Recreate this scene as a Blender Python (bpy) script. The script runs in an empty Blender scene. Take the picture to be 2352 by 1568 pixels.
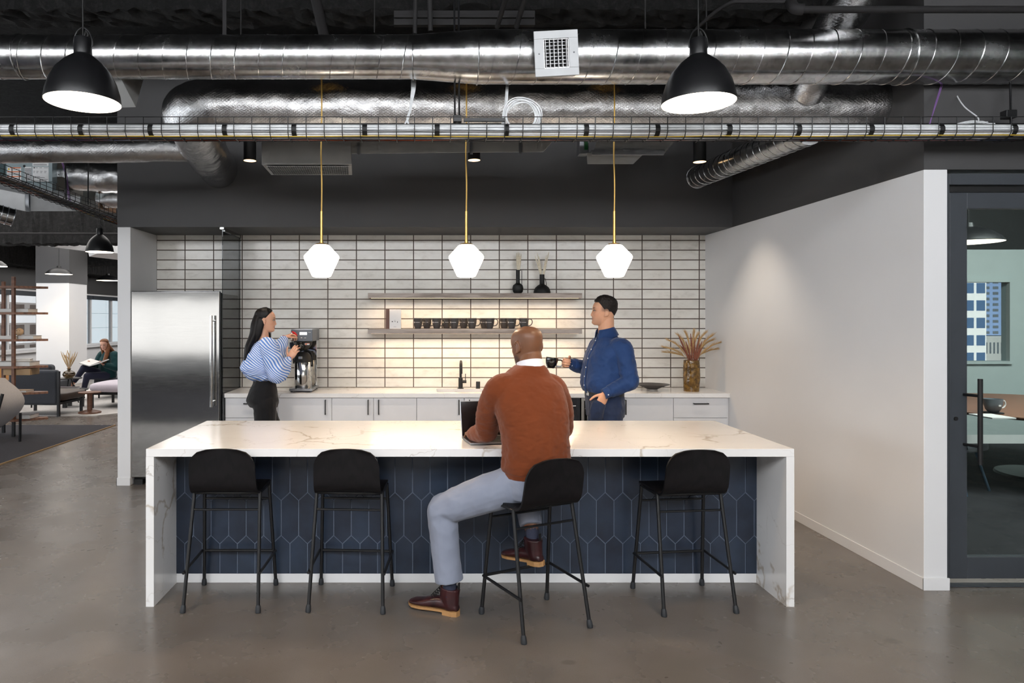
import bpy, math, random
import numpy as np
from mathutils import Vector, Matrix, noise as mnoise
random.seed(7); np.random.seed(7)
PI = math.pi
sc = bpy.context.scene
COL = sc.collection

# ------------------------------------------------------------------ mesh builder
class MB:
    def __init__(s): s.v = []; s.f = []
    def add(s, verts, faces):
        b = len(s.v); s.v.extend([tuple(map(float, p)) for p in verts])
        s.f.extend([tuple(i + b for i in f) for f in faces]); return s
    def box(s, x0, x1, y0, y1, z0, z1, M=None):
        v = [(x0,y0,z0),(x1,y0,z0),(x1,y1,z0),(x0,y1,z0),(x0,y0,z1),(x1,y0,z1),(x1,y1,z1),(x0,y1,z1)]
        if M is not None: v = [M @ Vector(p) for p in v]
        return s.add(v, [(3,2,1,0),(4,5,6,7),(0,1,5,4),(1,2,6,5),(2,3,7,6),(3,0,4,7)])
    def hexa(s, v):   # 8 corners, same order as box
        return s.add(v, [(3,2,1,0),(4,5,6,7),(0,1,5,4),(1,2,6,5),(2,3,7,6),(3,0,4,7)])
    def tube(s, pts, r, n=10, cap=True, closed=False):
        P = [Vector(p) for p in pts]; m = len(P)
        R = list(r) if hasattr(r, '__len__') else [r]*m
        T = []
        for i in range(m):
            if closed: t = P[(i+1) % m] - P[i-1]
            else: t = P[min(i+1, m-1)] - P[max(i-1, 0)]
            T.append(t.normalized() if t.length > 1e-9 else Vector((0,0,1)))
        u = T[0].orthogonal().normalized(); b = len(s.v)
        for i in range(m):
            u = (u - T[i]*u.dot(T[i]))
            u = u.normalized() if u.length > 1e-6 else T[i].orthogonal().normalized()
            w = T[i].cross(u)
            for k in range(n):
                a = 2*PI*k/n
                s.v.append(tuple(P[i] + (u*math.cos(a) + w*math.sin(a))*R[i]))
        mm = m if closed else m-1
        for i in range(mm):
            for k in range(n):
                i2 = (i+1) % m
                s.f.append((b+i*n+k, b+i*n+(k+1) % n, b+i2*n+(k+1) % n, b+i2*n+k))
        if cap and not closed:
            s.f.append(tuple(b+k for k in range(n))[::-1]); s.f.append(tuple(b+(m-1)*n+k for k in range(n)))
        return s
    def lathe(s, prof, n=32, c=(0,0,0), M=None, a0=0, cap=True):
        b = len(s.v); m = len(prof)
        for r, z in prof:
            for k in range(n):
                a = 2*PI*k/n + a0
                p = Vector((r*math.cos(a), r*math.sin(a), z))
                if M is not None: p = M @ p
                s.v.append((p.x+c[0], p.y+c[1], p.z+c[2]))
        for i in range(m-1):
            for k in range(n):
                s.f.append((b+i*n+k, b+i*n+(k+1) % n, b+(i+1)*n+(k+1) % n, b+(i+1)*n+k))
        if cap and prof[0][0] > 1e-6: s.f.append(tuple(b+k for k in range(n))[::-1])
        if cap and prof[-1][0] > 1e-6: s.f.append(tuple(b+(m-1)*n+k for k in range(n)))
        return s
    def rings(s, R, cap=True):       # list of equal length rings, lofted
        b = len(s.v); n = len(R[0])
        for r in R: s.v.extend([tuple(map(float, p)) for p in r])
        for i in range(len(R)-1):
            for k in range(n):
                s.f.append((b+i*n+k, b+i*n+(k+1) % n, b+(i+1)*n+(k+1) % n, b+(i+1)*n+k))
        if cap:
            s.f.append(tuple(b+k for k in range(n))[::-1]); s.f.append(tuple(b+(len(R)-1)*n+k for k in range(n)))
        return s
    def sphere(s, c, r, n=16, m=10, M=None):
        rx, ry, rz = (r if hasattr(r, '__len__') else (r, r, r))
        R = []
        for i in range(m+1):
            t = -PI/2 + PI*i/m
            t = max(-PI/2+.03, min(PI/2-.03, t))
            ring = []
            for k in range(n):
                a = 2*PI*k/n
                p = Vector((rx*math.cos(t)*math.cos(a), ry*math.cos(t)*math.sin(a), rz*math.sin(t)))
                if M is not None: p = M @ p
                ring.append((p.x+c[0], p.y+c[1], p.z+c[2]))
            R.append(ring)
        return s.rings(R)
    def prism(s, poly, z0, z1, axis='z', M=None):   # poly counter-clockwise list of 2-D points
        def P(a, b, c):
            p = Vector((a,b,c)) if axis == 'z' else (Vector((a,c,b)) if axis == 'y' else Vector((c,a,b)))
            return M @ p if M is not None else p
        n = len(poly); A = [P(a,b,z0) for a,b in poly]; B = [P(a,b,z1) for a,b in poly]
        f = [tuple(range(n))[::-1], tuple(range(n, 2*n))] + [(i,(i+1) % n, n+(i+1) % n, n+i) for i in range(n)]
        if axis == 'y': f = [t[::-1] for t in f]
        return s.add(A+B, f)

ROOTM = {}
def raw(name, mb, mat):
    me = bpy.data.meshes.new(name)
    me.from_pydata(mb.v, [], mb.f); me.validate(); me.update()
    o = bpy.data.objects.new(name, me); COL.objects.link(o)
    if mat is not None:
        for m in (mat if isinstance(mat, (list, tuple)) else [mat]): me.materials.append(m)
    return o
def shade(o, angle=35):
    me = o.data
    me.polygons.foreach_set('use_smooth', [True]*len(me.polygons))
    if angle is not None: me.set_sharp_from_angle(angle=math.radians(angle))
    me.update()
def obj(name, mb, mat, parent=None, bevel=0.0, smooth=35, label=None, segs=2):
    o = raw(name, mb, mat)
    if smooth is not None: shade(o, smooth)
    if bevel > 0:
        m = o.modifiers.new('bevel', 'BEVEL'); m.width = bevel; m.segments = segs; m.limit_method = 'ANGLE'
        m.angle_limit = math.radians(40); m.harden_normals = True
        if smooth is None: shade(o, 35)
    attach(o, parent)
    if label: o['label'] = label
    return o
def attach(o, parent):
    if parent is not None:
        o.parent = parent
        if parent.name in ROOTM: o.matrix_parent_inverse = ROOTM[parent.name].inverted()
def tag(o, label, cat, group=None, kind=None):
    o['label'] = label; o['category'] = cat
    if group: o['group'] = group
    if kind: o['kind'] = kind
    return o
def thing(name, label, cat, loc=(0,0,0), group=None, local=False, kind=None):
    o = bpy.data.objects.new(name, None); COL.objects.link(o); o.empty_display_size = .1
    o.location = loc; tag(o, label, cat, group, kind)
    if not local: ROOTM[o.name] = Matrix.Translation(loc)
    return o
def solo(name, mb, mat, label, cat, group=None, kind=None, **k):
    return tag(obj(name, mb, mat, None, **k), label, cat, group, kind)
def struct(name, mb, mat, parent=None, **k):
    o = obj(name, mb, mat, parent, **k)
    if parent is None: o['kind'] = 'structure'
    return o
def dup(root, loc=None, rotz=None, label=None, scale=None):
    def cp(o, par):
        c = o.copy(); COL.objects.link(c)
        if par is not None: c.parent = par
        for ch in list(o.children): cp(ch, c)
        return c
    r = cp(root, None)
    if loc is not None: r.location = loc
    if rotz is not None: r.rotation_euler = (0,0,rotz)
    if scale is not None: r.scale = (scale,)*3
    if label: r['label'] = label
    return r
F, CXP, HYP, CAMZ = 1568.0, 981.0, 732.0, 1.667
def at(px, py, Y): return Vector(((px-CXP)*Y/F, Y, CAMZ + (HYP-py)*Y/F))
def smooth_path(pts, n=8):
    P = [Vector(p) for p in pts]; out = []
    for i in range(len(P)-1):
        p0, p1, p2, p3 = P[max(i-1,0)], P[i], P[i+1], P[min(i+2, len(P)-1)]
        for k in range(n):
            t = k/n
            out.append(.5*((2*p1) + (p2-p0)*t + (2*p0-5*p1+4*p2-p3)*t*t + (3*p1-p0-3*p2+p3)*t**3))
    out.append(P[-1]); return out

# ------------------------------------------------------------------ materials
def srgb(r, g, b):
    f = lambda c: (c/255/12.92) if c/255 <= .04045 else ((c/255+.055)/1.055)**2.4
    return (f(r), f(g), f(b), 1)
class NT:
    def __init__(s, name):
        s.m = bpy.data.materials.new(name); s.m.use_nodes = True
        s.t = s.m.node_tree; s.n = s.t.nodes; s.b = s.n['Principled BSDF']
    def new(s, t, **kw):
        n = s.n.new(t)
        for k, v in kw.items(): setattr(n, k, v)
        return n
    def L(s, a, b): s.t.links.new(a, b)
    def setin(s, node, **kw):
        for k, v in kw.items(): node.inputs[k].default_value = v
    def coord(s, kind='Object', scale=(1,1,1), loc=(0,0,0), rot=(0,0,0)):
        c = s.new('ShaderNodeTexCoord'); m = s.new('ShaderNodeMapping')
        m.inputs['Scale'].default_value = scale; m.inputs['Location'].default_value = loc; m.inputs['Rotation'].default_value = rot
        s.L(c.outputs[kind], m.inputs['Vector']); return m.outputs['Vector']
    def noise(s, vec, scale=5, detail=3, rough=.5, dist=0):
        n = s.new('ShaderNodeTexNoise'); s.setin(n, Scale=scale, Detail=detail, Roughness=rough, Distortion=dist)
        s.L(vec, n.inputs['Vector']); return n.outputs['Fac']
    def ramp(s, fac, stops):
        r = s.new('ShaderNodeValToRGB'); e = r.color_ramp.elements
        while len(e) < len(stops): e.new(.5)
        for i, (p, c) in enumerate(stops):
            e[i].position = p; e[i].color = c if hasattr(c, '__len__') else (c, c, c, 1)
        s.L(fac, r.inputs['Fac']); return r.outputs['Color']
    def mix(s, fac, a, b, mode='MIX'):
        m = s.new('ShaderNodeMix', data_type='RGBA', blend_type=mode)
        for sock, v in ((m.inputs[0], fac), (m.inputs[6], a), (m.inputs[7], b)):
            if hasattr(v, 'is_linked'): s.L(v, sock)
            else: sock.default_value = v
        return m.outputs[2]
    def math(s, op, a, b=0, c=0):
        m = s.new('ShaderNodeMath', operation=op)
        for i, v in enumerate((a, b, c)):
            if i >= len(m.inputs): break
            if hasattr(v, 'is_linked'): s.L(v, m.inputs[i])
            else: m.inputs[i].default_value = v
        return m.outputs[0]
    def bump(s, h, strength=.2, dist=.01, normal=None):
        b = s.new('ShaderNodeBump'); s.setin(b, Strength=strength, Distance=dist); s.L(h, b.inputs['Height'])
        if normal is not None: s.L(normal, b.inputs['Normal'])
        s.L(b.outputs['Normal'], s.b.inputs['Normal']); return b.outputs['Normal']
    def color(s, c):
        if hasattr(c, 'is_linked'): s.L(c, s.b.inputs['Base Color'])
        else: s.b.inputs['Base Color'].default_value = c
def mat(name, rgb, rough=.5, metal=0., var=.06, vscale=8., bump=0., bscale=60., bdist=.002, spec=.5, sheen=0., coat=0., stretch=(1,1,1)):
    t = NT(name); c = srgb(*rgb)
    v = t.coord('Object', stretch); n = t.noise(v, vscale, 4)
    lo = tuple(max(0, x*(1-var)) for x in c[:3]) + (1,); hi = tuple(min(1, x*(1+var)) for x in c[:3]) + (1,)
    t.color(t.ramp(n, [(.3, lo), (.7, hi)]))
    t.setin(t.b, Roughness=rough, Metallic=metal); t.b.inputs['Specular IOR Level'].default_value = spec
    if sheen: t.b.inputs['Sheen Weight'].default_value = sheen
    if coat: t.b.inputs['Coat Weight'].default_value = coat
    if bump: t.bump(t.noise(v, bscale, 3), bump, bdist)
    return t.m
def emis(name, rgb, strength, rough=.5):
    t = NT(name); c = srgb(*rgb); v = t.coord('Object'); n = t.noise(v, 3, 2)
    col = t.ramp(n, [(.2, tuple(x*.98 for x in c[:3])+(1,)), (.8, c)])
    t.color(col); t.L(col, t.b.inputs['Emission Color']); t.b.inputs['Emission Strength'].default_value = strength
    t.b.inputs['Roughness'].default_value = rough
    return t.m
# ------------------------------------------------------------------ surface materials
def m_floor():
    t = NT('polished_concrete'); v = t.coord('Object')
    n1 = t.noise(v, .6, 3, .5); n2 = t.noise(v, 2.6, 3, .5); n3 = t.noise(v, 160, 2, .7)
    base = t.ramp(n1, [(.2, srgb(97,89,82)), (.5, srgb(111,103,96)), (.8, srgb(124,117,111))])
    c = t.mix(.45, base, t.ramp(n2, [(.2, srgb(93,86,79)), (.5, srgb(111,103,96)), (.82, srgb(126,118,111))]))
    c = t.mix(t.math('MULTIPLY', t.ramp(n3, [(.55, 0.), (.72, 1.)]), .28), c, srgb(66,62,58))
    vo = t.new('ShaderNodeTexVoronoi'); t.setin(vo, Scale=1.1); t.L(t.coord('Object', (1,1.6,1)), vo.inputs['Vector'])
    w = t.math('ADD', vo.outputs['Distance'], t.math('MULTIPLY', t.noise(v, 16, 3), .03))
    sp = t.math('MULTIPLY', t.ramp(w, [(.058, 1.), (.075, 0.)]), .4)
    c = t.mix(sp, c, srgb(70,66,62)); t.color(c)
    vo2 = t.new('ShaderNodeTexVoronoi'); t.setin(vo2, Scale=60.); t.L(v, vo2.inputs['Vector'])
    r = t.ramp(t.noise(v, 2.2, 4, .6), [(.3, .2), (.7, .34)]); t.L(r, t.b.inputs['Roughness'])
    t.b.inputs['Specular IOR Level'].default_value = .62
    t.bump(t.noise(v, 90, 2), .02, .002); return t.m
def m_quartz():
    t = NT('veined_quartz'); v = t.coord('Object')
    nz = t.new('ShaderNodeTexNoise'); t.setin(nz, Scale=1.6, Detail=5, Roughness=.6); t.L(v, nz.inputs['Vector'])
    va = t.new('ShaderNodeVectorMath', operation='MULTIPLY_ADD'); t.L(nz.outputs['Color'], va.inputs[0]); va.inputs[1].default_value = (.75,.75,.75); t.L(v, va.inputs[2])
    def vein(scale, w, loc):
        mp = t.new('ShaderNodeMapping'); mp.inputs['Location'].default_value = loc; mp.inputs['Scale'].default_value = (1,1.1,1.0); t.L(va.outputs[0], mp.inputs['Vector'])
        vo = t.new('ShaderNodeTexVoronoi', feature='DISTANCE_TO_EDGE'); t.setin(vo, Scale=scale); t.L(mp.outputs['Vector'], vo.inputs['Vector'])
        return t.ramp(vo.outputs['Distance'], [(0., 1.), (w, 0.)])
    big = t.math('MULTIPLY', vein(1.15, .022, (.3,.1,.2)), t.ramp(t.noise(v, 1.1, 2), [(.46, 0.), (.54, 1.)]))
    fine = t.math('MULTIPLY', vein(2.6, .009, (2.3,1.1,.7)), t.ramp(t.noise(v, 1.9, 2), [(.42, 0.), (.62, .75)]))
    base = t.ramp(t.noise(v, 2, 4), [(.3, srgb(232,231,230)), (.7, srgb(241,240,239))])
    c = t.mix(t.math('MULTIPLY', big, .72), base, srgb(174,158,136)); c = t.mix(t.math('MULTIPLY', fine, .8), c, srgb(168,158,148))
    t.color(c); t.setin(t.b, Roughness=.16); t.b.inputs['Specular IOR Level'].default_value = .5
    return t.m
def m_tile():
    t = NT('glazed_stack_tile')
    cx = t.new('ShaderNodeTexCoord'); sep = t.new('ShaderNodeSeparateXYZ'); t.L(cx.outputs['Object'], sep.inputs[0])
    cmb = t.new('ShaderNodeCombineXYZ')
    t.L(t.math('ADD', sep.outputs['X'], 2.972+.3137*4), cmb.inputs['X']); t.L(t.math('ADD', sep.outputs['Z'], -.9145+.1076*10), cmb.inputs['Y'])
    br = t.new('ShaderNodeTexBrick', offset=0., squash=1.)
    t.setin(br, Scale=1., **{'Mortar Size': .0056, 'Mortar Smooth': .12, 'Brick Width': .3137, 'Row Height': .1076, 'Bias': 0.})
    br.inputs['Color1'].default_value = srgb(230,228,223); br.inputs['Color2'].default_value = srgb(246,244,239); br.inputs['Mortar'].default_value = srgb(92,80,70)
    t.L(cmb.outputs[0], br.inputs['Vector'])
    v = t.coord('Object')
    blot = t.ramp(t.noise(t.coord('Object', (1,1,2.2)), 7, 5, .65), [(.25, srgb(214,209,202)), (.45, srgb(242,239,234)), (.7, srgb(252,251,248))])
    c = t.mix(.75, br.outputs['Color'], t.mix(1., br.outputs['Color'], blot, 'MULTIPLY'))
    c = t.mix(br.outputs['Fac'], c, srgb(84,72,62)); t.color(c)
    r = t.math('ADD', t.math('MULTIPLY', br.outputs['Fac'], .5), .14); t.L(r, t.b.inputs['Roughness'])
    h = t.math('SUBTRACT', t.math('MULTIPLY', t.noise(v, 22, 3), .3), br.outputs['Fac'])
    t.bump(h, .55, .004); return t.m
def m_navy():
    t = NT('navy_glazed_tile'); v = t.coord('Object')
    g = t.new('ShaderNodeNewGeometry')
    c = t.ramp(g.outputs['Random Per Island'], [(0., srgb(31,38,52)), (.5, srgb(38,48,64)), (1., srgb(45,57,74))])
    n = t.noise(v, 6, 4)
    t.color(t.mix(.5, c, t.ramp(n, [(.3, srgb(26,31,42)), (.7, srgb(50,62,80))])))
    t.setin(t.b, Roughness=.3); t.bump(t.noise(v, 14, 2), .18, .01); return t.m
def m_steel(name, rgb=(190,190,188), rough=.22, stretch=(1,1,60), aniso=.0, bstr=.03, wob=0.):
    t = NT(name); v = t.coord('Object', stretch)
    n = t.noise(v, 9, 3)
    c = srgb(*rgb); t.color(t.ramp(n, [(.3, tuple(x*.9 for x in c[:3])+(1,)), (.7, c)]))
    t.setin(t.b, Metallic=1.); t.L(t.math('ADD', t.math('MULTIPLY', n, .1), rough-.05), t.b.inputs['Roughness'])
    nb = t.noise(t.coord('Object', (1,1,1)), 1.8, 2) if wob else n
    t.bump(nb, wob if wob else bstr, .02 if wob else .002); return t.m
def m_galv():
    t = NT('galvanised_steel'); v = t.coord('Object')
    vo = t.new('ShaderNodeTexVoronoi'); t.setin(vo, Scale=45.); t.L(v, vo.inputs['Vector'])
    n = t.noise(v, 5, 5, .65)
    a = t.mix(.35, t.ramp(n, [(.3, srgb(150,152,155)), (.7, srgb(206,207,208))]), vo.outputs['Color'], 'SOFT_LIGHT')
    h = t.new('ShaderNodeHueSaturation'); h.inputs['Saturation'].default_value = .12; t.L(a, h.inputs['Color']); t.color(h.outputs['Color'])
    t.setin(t.b, Metallic=1.); t.L(t.ramp(n, [(.3, .17), (.7, .3)]), t.b.inputs['Roughness'])
    t.bump(t.noise(v, 30, 3), .06, .004); return t.m
def m_foil():
    t = NT('foil_insulation'); v = t.coord('Object')
    n = t.noise(v, 12, 6, .7)
    t.color(t.ramp(n, [(.3, srgb(196,196,198)), (.7, srgb(228,228,228))]))
    t.setin(t.b, Metallic=1., Roughness=.2)
    # scrim: two families of crossing raised threads plus crumples
    cx = t.new('ShaderNodeTexCoord')
    def wave(rot, sc_):
        mp = t.new('ShaderNodeMapping'); mp.inputs['Rotation'].default_value = rot; t.L(cx.outputs['Object'], mp.inputs['Vector'])
        w = t.new('ShaderNodeTexWave', wave_type='BANDS', bands_direction='X'); t.setin(w, Scale=sc_, Distortion=.3); t.L(mp.outputs['Vector'], w.inputs['Vector'])
        return t.ramp(w.outputs['Fac'], [(.86, 0.), (1., 1.)])
    s = t.math('MAXIMUM', wave((0,math.radians(58),math.radians(18)), 23.), wave((0,math.radians(-58),math.radians(-18)), 23.))
    cr = t.ramp(t.noise(t.coord('Object', (1,1,1)), 14, 7, .72, .8), [(.3, 0.), (.7, 1.)])
    b1 = t.bump(cr, .22, .012)
    t.bump(s, .2, .002, b1); return t.m
def m_ceiling():
    t = NT('black_sprayed_fireproofing'); v = t.coord('Object'); n = t.noise(v, 17, 8, .8)
    t.color(t.ramp(n, [(.35, srgb(6,6,7)), (.5, srgb(21,21,22)), (.68, srgb(48,47,47))])); t.setin(t.b, Roughness=.95)
    t.bump(n, 1., .09); return t.m
def m_wood(name, dark, light, scale=3., stretch=(1,12,12), rough=.45):
    t = NT(name); v = t.coord('Object', stretch); n = t.noise(v, scale, 6, .6, .8)
    w = t.new('ShaderNodeTexWave', wave_type='BANDS', bands_direction='Y'); t.setin(w, Scale=.9, Distortion=7., Detail=3., **{'Detail Scale': 1.4}); t.L(v, w.inputs['Vector'])
    c = t.mix(.5, t.ramp(n, [(.3, srgb(*dark)), (.7, srgb(*light))]), t.ramp(w.outputs['Fac'], [(.1, srgb(*dark)), (.6, srgb(*light))]))
    t.color(c); t.setin(t.b, Roughness=rough); t.bump(n, .1, .002); return t.m
def m_glass(name, tint, rough=0., fac=.12, ior=1.45):
    t = NT(name); v = t.coord('Object')
    tr = t.new('ShaderNodeBsdfTransparent'); gl = t.new('ShaderNodeBsdfGlossy'); gl.inputs['Roughness'].default_value = .02
    c = srgb(*tint); t.L(t.ramp(t.noise(v, .6, 1), [(.2, tuple(x*.97 for x in c[:3])+(1,)), (.8, c)]), tr.inputs['Color'])
    lw = t.new('ShaderNodeLayerWeight'); lw.inputs['Blend'].default_value = .5
    mx = t.new('ShaderNodeMixShader'); t.L(t.math('MULTIPLY_ADD', t.math('POWER', lw.outputs['Facing'], 4.), .7, fac), mx.inputs[0]); t.L(tr.outputs[0], mx.inputs[1]); t.L(gl.outputs[0], mx.inputs[2])
    t.L(mx.outputs[0], t.n['Material Output'].inputs['Surface']); return t.m
def m_attr(name, rough=.5, attr='tint', sub=0., bump=0., bscale=80., spec=.4):
    t = NT(name); a = t.new('ShaderNodeAttribute', attribute_name=attr)
    v = t.coord('Object'); n = t.noise(v, 40, 3)
    t.color(t.mix(.12, a.outputs['Color'], t.mix(1., a.outputs['Color'], t.ramp(n, [(.2, .55), (.8, 1.)]), 'MULTIPLY')))
    t.setin(t.b, Roughness=rough); t.b.inputs['Specular IOR Level'].default_value = spec
    if sub: t.setin(t.b, **{'Subsurface Weight': sub, 'Subsurface Scale': .01})
    if bump: t.bump(t.noise(v, bscale, 3), bump, .002)
    return t.m

M = {}
M['floor'] = m_floor(); M['quartz'] = m_quartz(); M['tile'] = m_tile(); M['navy'] = m_navy()
M['grout'] = mat('grey_blue_grout', (96,106,122), .8)
M['galv_matt'] = mat('dull_galvanised_sheet', (176,177,176), .42, .55, var=.08, vscale=6); M['galv'] = m_galv(); M['foil'] = m_foil(); M['ceil'] = m_ceiling()
M['steel'] = m_steel('brushed_steel', (196,196,194), .2, (60,60,1)); M['fridge'] = m_steel('fridge_steel', (190,190,189), .09, (1,1,50), wob=.05)
M['chrome'] = m_steel('polished_steel', (215,215,213), .1, (1,1,4))
M['white_wall'] = mat('white_wall_paint', (226,226,227), .6, var=.015, vscale=2, bump=.03, bscale=120)
M['dark_wall'] = mat('charcoal_wall_paint', (66,65,66), .55, var=.04, vscale=2, bump=.03, bscale=120)
M['white'] = mat('white_laminate', (222,222,224), .35, var=.015); M['white_metal'] = mat('white_enamel', (232,232,232), .3, var=.02)
M['black_metal'] = mat('black_powder_coat', (20,20,22), .38, var=.1, spec=.45); M['black'] = mat('matt_black', (16,16,17), .6, var=.15)
M['black_gloss'] = mat('gloss_black_ceramic', (9,9,10), .08, var=.1, coat=.5); M['rubber'] = mat('black_rubber', (38,40,44), .6)
M['black_wood'] = m_wood('black_stained_ash', (7,6,8), (20,17,19), 4, (14,14,1.2), .55); M['black_wood'].node_tree.nodes['Principled BSDF'].inputs['Specular IOR Level'].default_value = .3
M['shelf_wood'] = m_wood('grey_washed_oak', (126,112,102), (186,173,164), 3.2, (1.3,14,14), .5)
M['walnut'] = m_wood('walnut', (96,62,44), (126,84,60), 3, (2,2,9), .45); M['walnut_h'] = m_wood('walnut_board', (112,74,55), (146,102,76), 3, (1,9,9), .45)
M['brass'] = mat('satin_brass', (214,172,94), .3, 1., var=.05); M['brass_cord'] = mat('gold_cord', (206,166,82), .5, var=.1)
M['globe'] = emis('glowing_opal_glass', (255,240,220), 5.5); M['shade_in'] = emis('glowing_shade_lining', (255,242,224), 4.5); M['lamp_face'] = emis('warm_lamp_face', (255,214,160), 3.)
M['led'] = emis('led_strip', (255,224,186), 4.)
M['smoke_glass'] = m_glass('smoked_glass', (188,191,193), fac=.02); M['door_glass'] = m_glass('door_glass', (230,235,234), fac=.035); M['clear'] = m_glass('clear_pane', (248,251,252), fac=.01)
M['frame_grey'] = mat('slate_grey_aluminium', (62,66,72), .42, .0, var=.04); M['frame_black'] = mat('black_gasket', (14,14,16), .5)
M['mug'] = mat('charcoal_stoneware', (66,63,63), .45, var=.05); M['print'] = mat('pale_print', (224,222,216), .6)
M['cable_w'] = mat('white_cable', (236,238,240), .4, var=.08, vscale=30); M['cable_o'] = mat('orange_cable', (206,88,44), .5); M['cable_b'] = mat('blue_cable', (58,82,140), .5)
M['cable_y'] = mat('yellow_cable', (196,164,52), .5); M['cable_p'] = mat('violet_cable', (132,98,156), .5); M['cable_k'] = mat('grey_cable', (70,70,74), .5)
M['pipe'] = mat('dark_grey_painted_pipe', (40,39,40), .7, spec=.2)
M['rug_dark'] = mat('charcoal_rug', (52,50,56), .95, var=.25, vscale=60, bump=.5, bscale=200, bdist=.01); M['rug_white'] = mat('ivory_rug', (206,202,198), .95, var=.1, vscale=40, bump=.4, bscale=160, bdist=.01)
M['tan'] = mat('tan_edging', (176,142,98), .7)
M['fab_dark'] = mat('charcoal_wool', (52,55,62), .9, var=.18, vscale=120, bump=.2, bscale=240, sheen=.2); M['fab_light'] = mat('pale_grey_wool', (196,190,188), .9, var=.1, vscale=120, bump=.2, bscale=240, sheen=.2)
M['fab_lilac'] = mat('pale_lilac_wool', (206,196,206), .9, var=.06, vscale=90, bump=.2, bscale=200, sheen=.2); M['leather'] = mat('brown_leather', (70,56,48), .5)
M['cream'] = mat('dried_cream_plume', (222,212,190), .9, var=.12, vscale=60); M['straw'] = mat('dried_straw', (196,162,112), .9, var=.16, vscale=60); M['russet'] = mat('dried_russet_plume', (124,74,56), .9, var=.2, vscale=60)
M['paper'] = mat('white_paper', (226,224,220), .7); M['book_grey'] = mat('grey_book_cloth', (150,146,142), .7); M['book_dark'] = mat('dark_book_cloth', (58,50,54), .6); M['book_tan'] = mat('tan_book_cloth', (178,148,112), .7)
M['vav'] = mat('pale_blue_grey_sheet_metal', (158,172,176), .4, .2); M['orange'] = mat('orange_print', (222,110,50), .6); M['yellow'] = mat('yellow_print', (232,196,60), .6); M['ink'] = mat('dark_print', (60,60,64), .6)
M['lit_white'] = mat('white_duct_board', (244,246,248), .5)
M['green_wall'] = mat('sage_wall_paint', (178,189,187), .6, var=.02); M['carpet'] = mat('black_carpet', (30,30,34), .95, var=.2, vscale=80)
M['screen'] = mat('dark_laptop_screen', (6,6,8), .25); M['alu'] = mat('silver_aluminium', (176,178,182), .3, 1., var=.03)
M['brown'] = mat('brown_card', (110,84,76), .7); M['red'] = mat('red_plastic', (200,32,36), .35)
def m_amber():
    t = NT('mottled_amber_glaze'); v = t.coord('Object'); n = t.noise(v, 28, 5, .7)
    t.color(t.ramp(n, [(.3, srgb(44,30,14)), (.5, srgb(104,76,34)), (.7, srgb(150,116,58))])); t.setin(t.b, Roughness=.08)
    t.bump(t.noise(v, 9, 3), .5, .02); return t.m
M['amber'] = m_amber()
# ------------------------------------------------------------------ the room shell
YS, YW, ZT, XR, XL = 6.83, 7.497, 2.585, 3.055, -2.97      # soffit face, tiled wall, paint line, right wall, left return
ZC = 4.45
struct('floor', MB().box(-13, 10, -8, 33, -.12, 0), M['floor'])
struct('ceiling', MB().box(-13, 10, -8, 33, ZC, ZC+.12), M['ceil'])
struct('wall_back', MB().box(XL, XR, YW, YW+.1, 0, ZT), M['tile'])
struct('wall_upper', MB().box(-3.1, XR+.145, YS, YW+.4, ZT, ZC), M['dark_wall'])
struct('wall_left', MB().box(-3.1, XL, YS+.004, 7.9, 0, ZT), M['white_wall'], bevel=.004)
struct('wall_right', MB().box(XR, XR+.145, 4.198, 7.9, 0, ZT), M['white_wall'], bevel=.004)
struct('wall_right_upper', MB().box(XR, XR+.145, 4.198, YS, ZT, ZC), M['dark_wall'])
struct('wall_front_upper', MB().box(XR+.145, 10, 4.198, 4.33, ZT, ZC), M['dark_wall'])
struct('baseboard_right', MB().box(XR-.008, XR, 4.19, 6.91, 0, .075).box(XR-.008, XR+.153, 4.188, 4.198, 0, .075), M['white_wall'], bevel=.002)
struct('baseboard_left', MB().box(-3.108, XL+.0, YS-.006, YS+.004, 0, .075).box(-3.108, -3.1, YS-.006, 7.9, 0, .075), M['white_wall'], bevel=.002)
struct('wall_rear', MB().box(-13, 10, -8.1, -8, 0, ZC), M['white_wall'])
struct('wall_far', MB().box(-13, 10, 33, 33.1, 0, ZC), M['dark_wall'])
struct('wall_back_outer', MB().box(-3.1, XR+.145, 7.9, 8.0, 0, ZC), M['white_wall'])

# rough fireproofed beams under the slab
def rough_beam(name, x0, x1, y0, y1, z0, z1, step=.06, amp=.035, seed=0):
    mb = MB(); along_x = (x1-x0) > (y1-y0)
    L = (x1-x0) if along_x else (y1-y0); n = int(min(L/step, 420)); W = (y1-y0) if along_x else (x1-x0)
    prof = []
    for k in range(6): prof.append((0, z1-(z1-z0)*k/6))
    for k in range(5): prof.append((W*k/5, z0))
    for k in range(7): prof.append((W, z0+(z1-z0)*k/6))
    R = []
    for i in range(n+1):
        u = L*i/n; ring = []
        for (w, z) in prof:
            q = mnoise.fractal(Vector((u*11+seed, w*11, z*11)), .7, 2., 4)*amp
            qz = mnoise.fractal(Vector((u*11+seed, w*11+9, z*11)), .7, 2., 4)*amp
            ring.append(((x0+u) if along_x else (x0+w+q), (y0+w+q) if along_x else (y0+u), min(z+qz, z1)))
        R.append(ring)
    mb.rings(R)
    if not along_x: mb.f = [f[::-1] for f in mb.f]
    return struct(name, mb, M['ceil'], smooth=None)
rough_beam('trim_1', -13, 3.0, 5.2, 5.5, 4.02, ZC)
rough_beam('trim_2', -13, 9.9, 2.6, 2.8, 4.25, ZC, seed=5)
rough_beam('trim_3', -13, -3.2, 12.2, 12.6, 3.02, ZC, seed=9)
rough_beam('trim_4', -11.9, -11.2, 13, 32, 3.16, ZC, seed=14)
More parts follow.
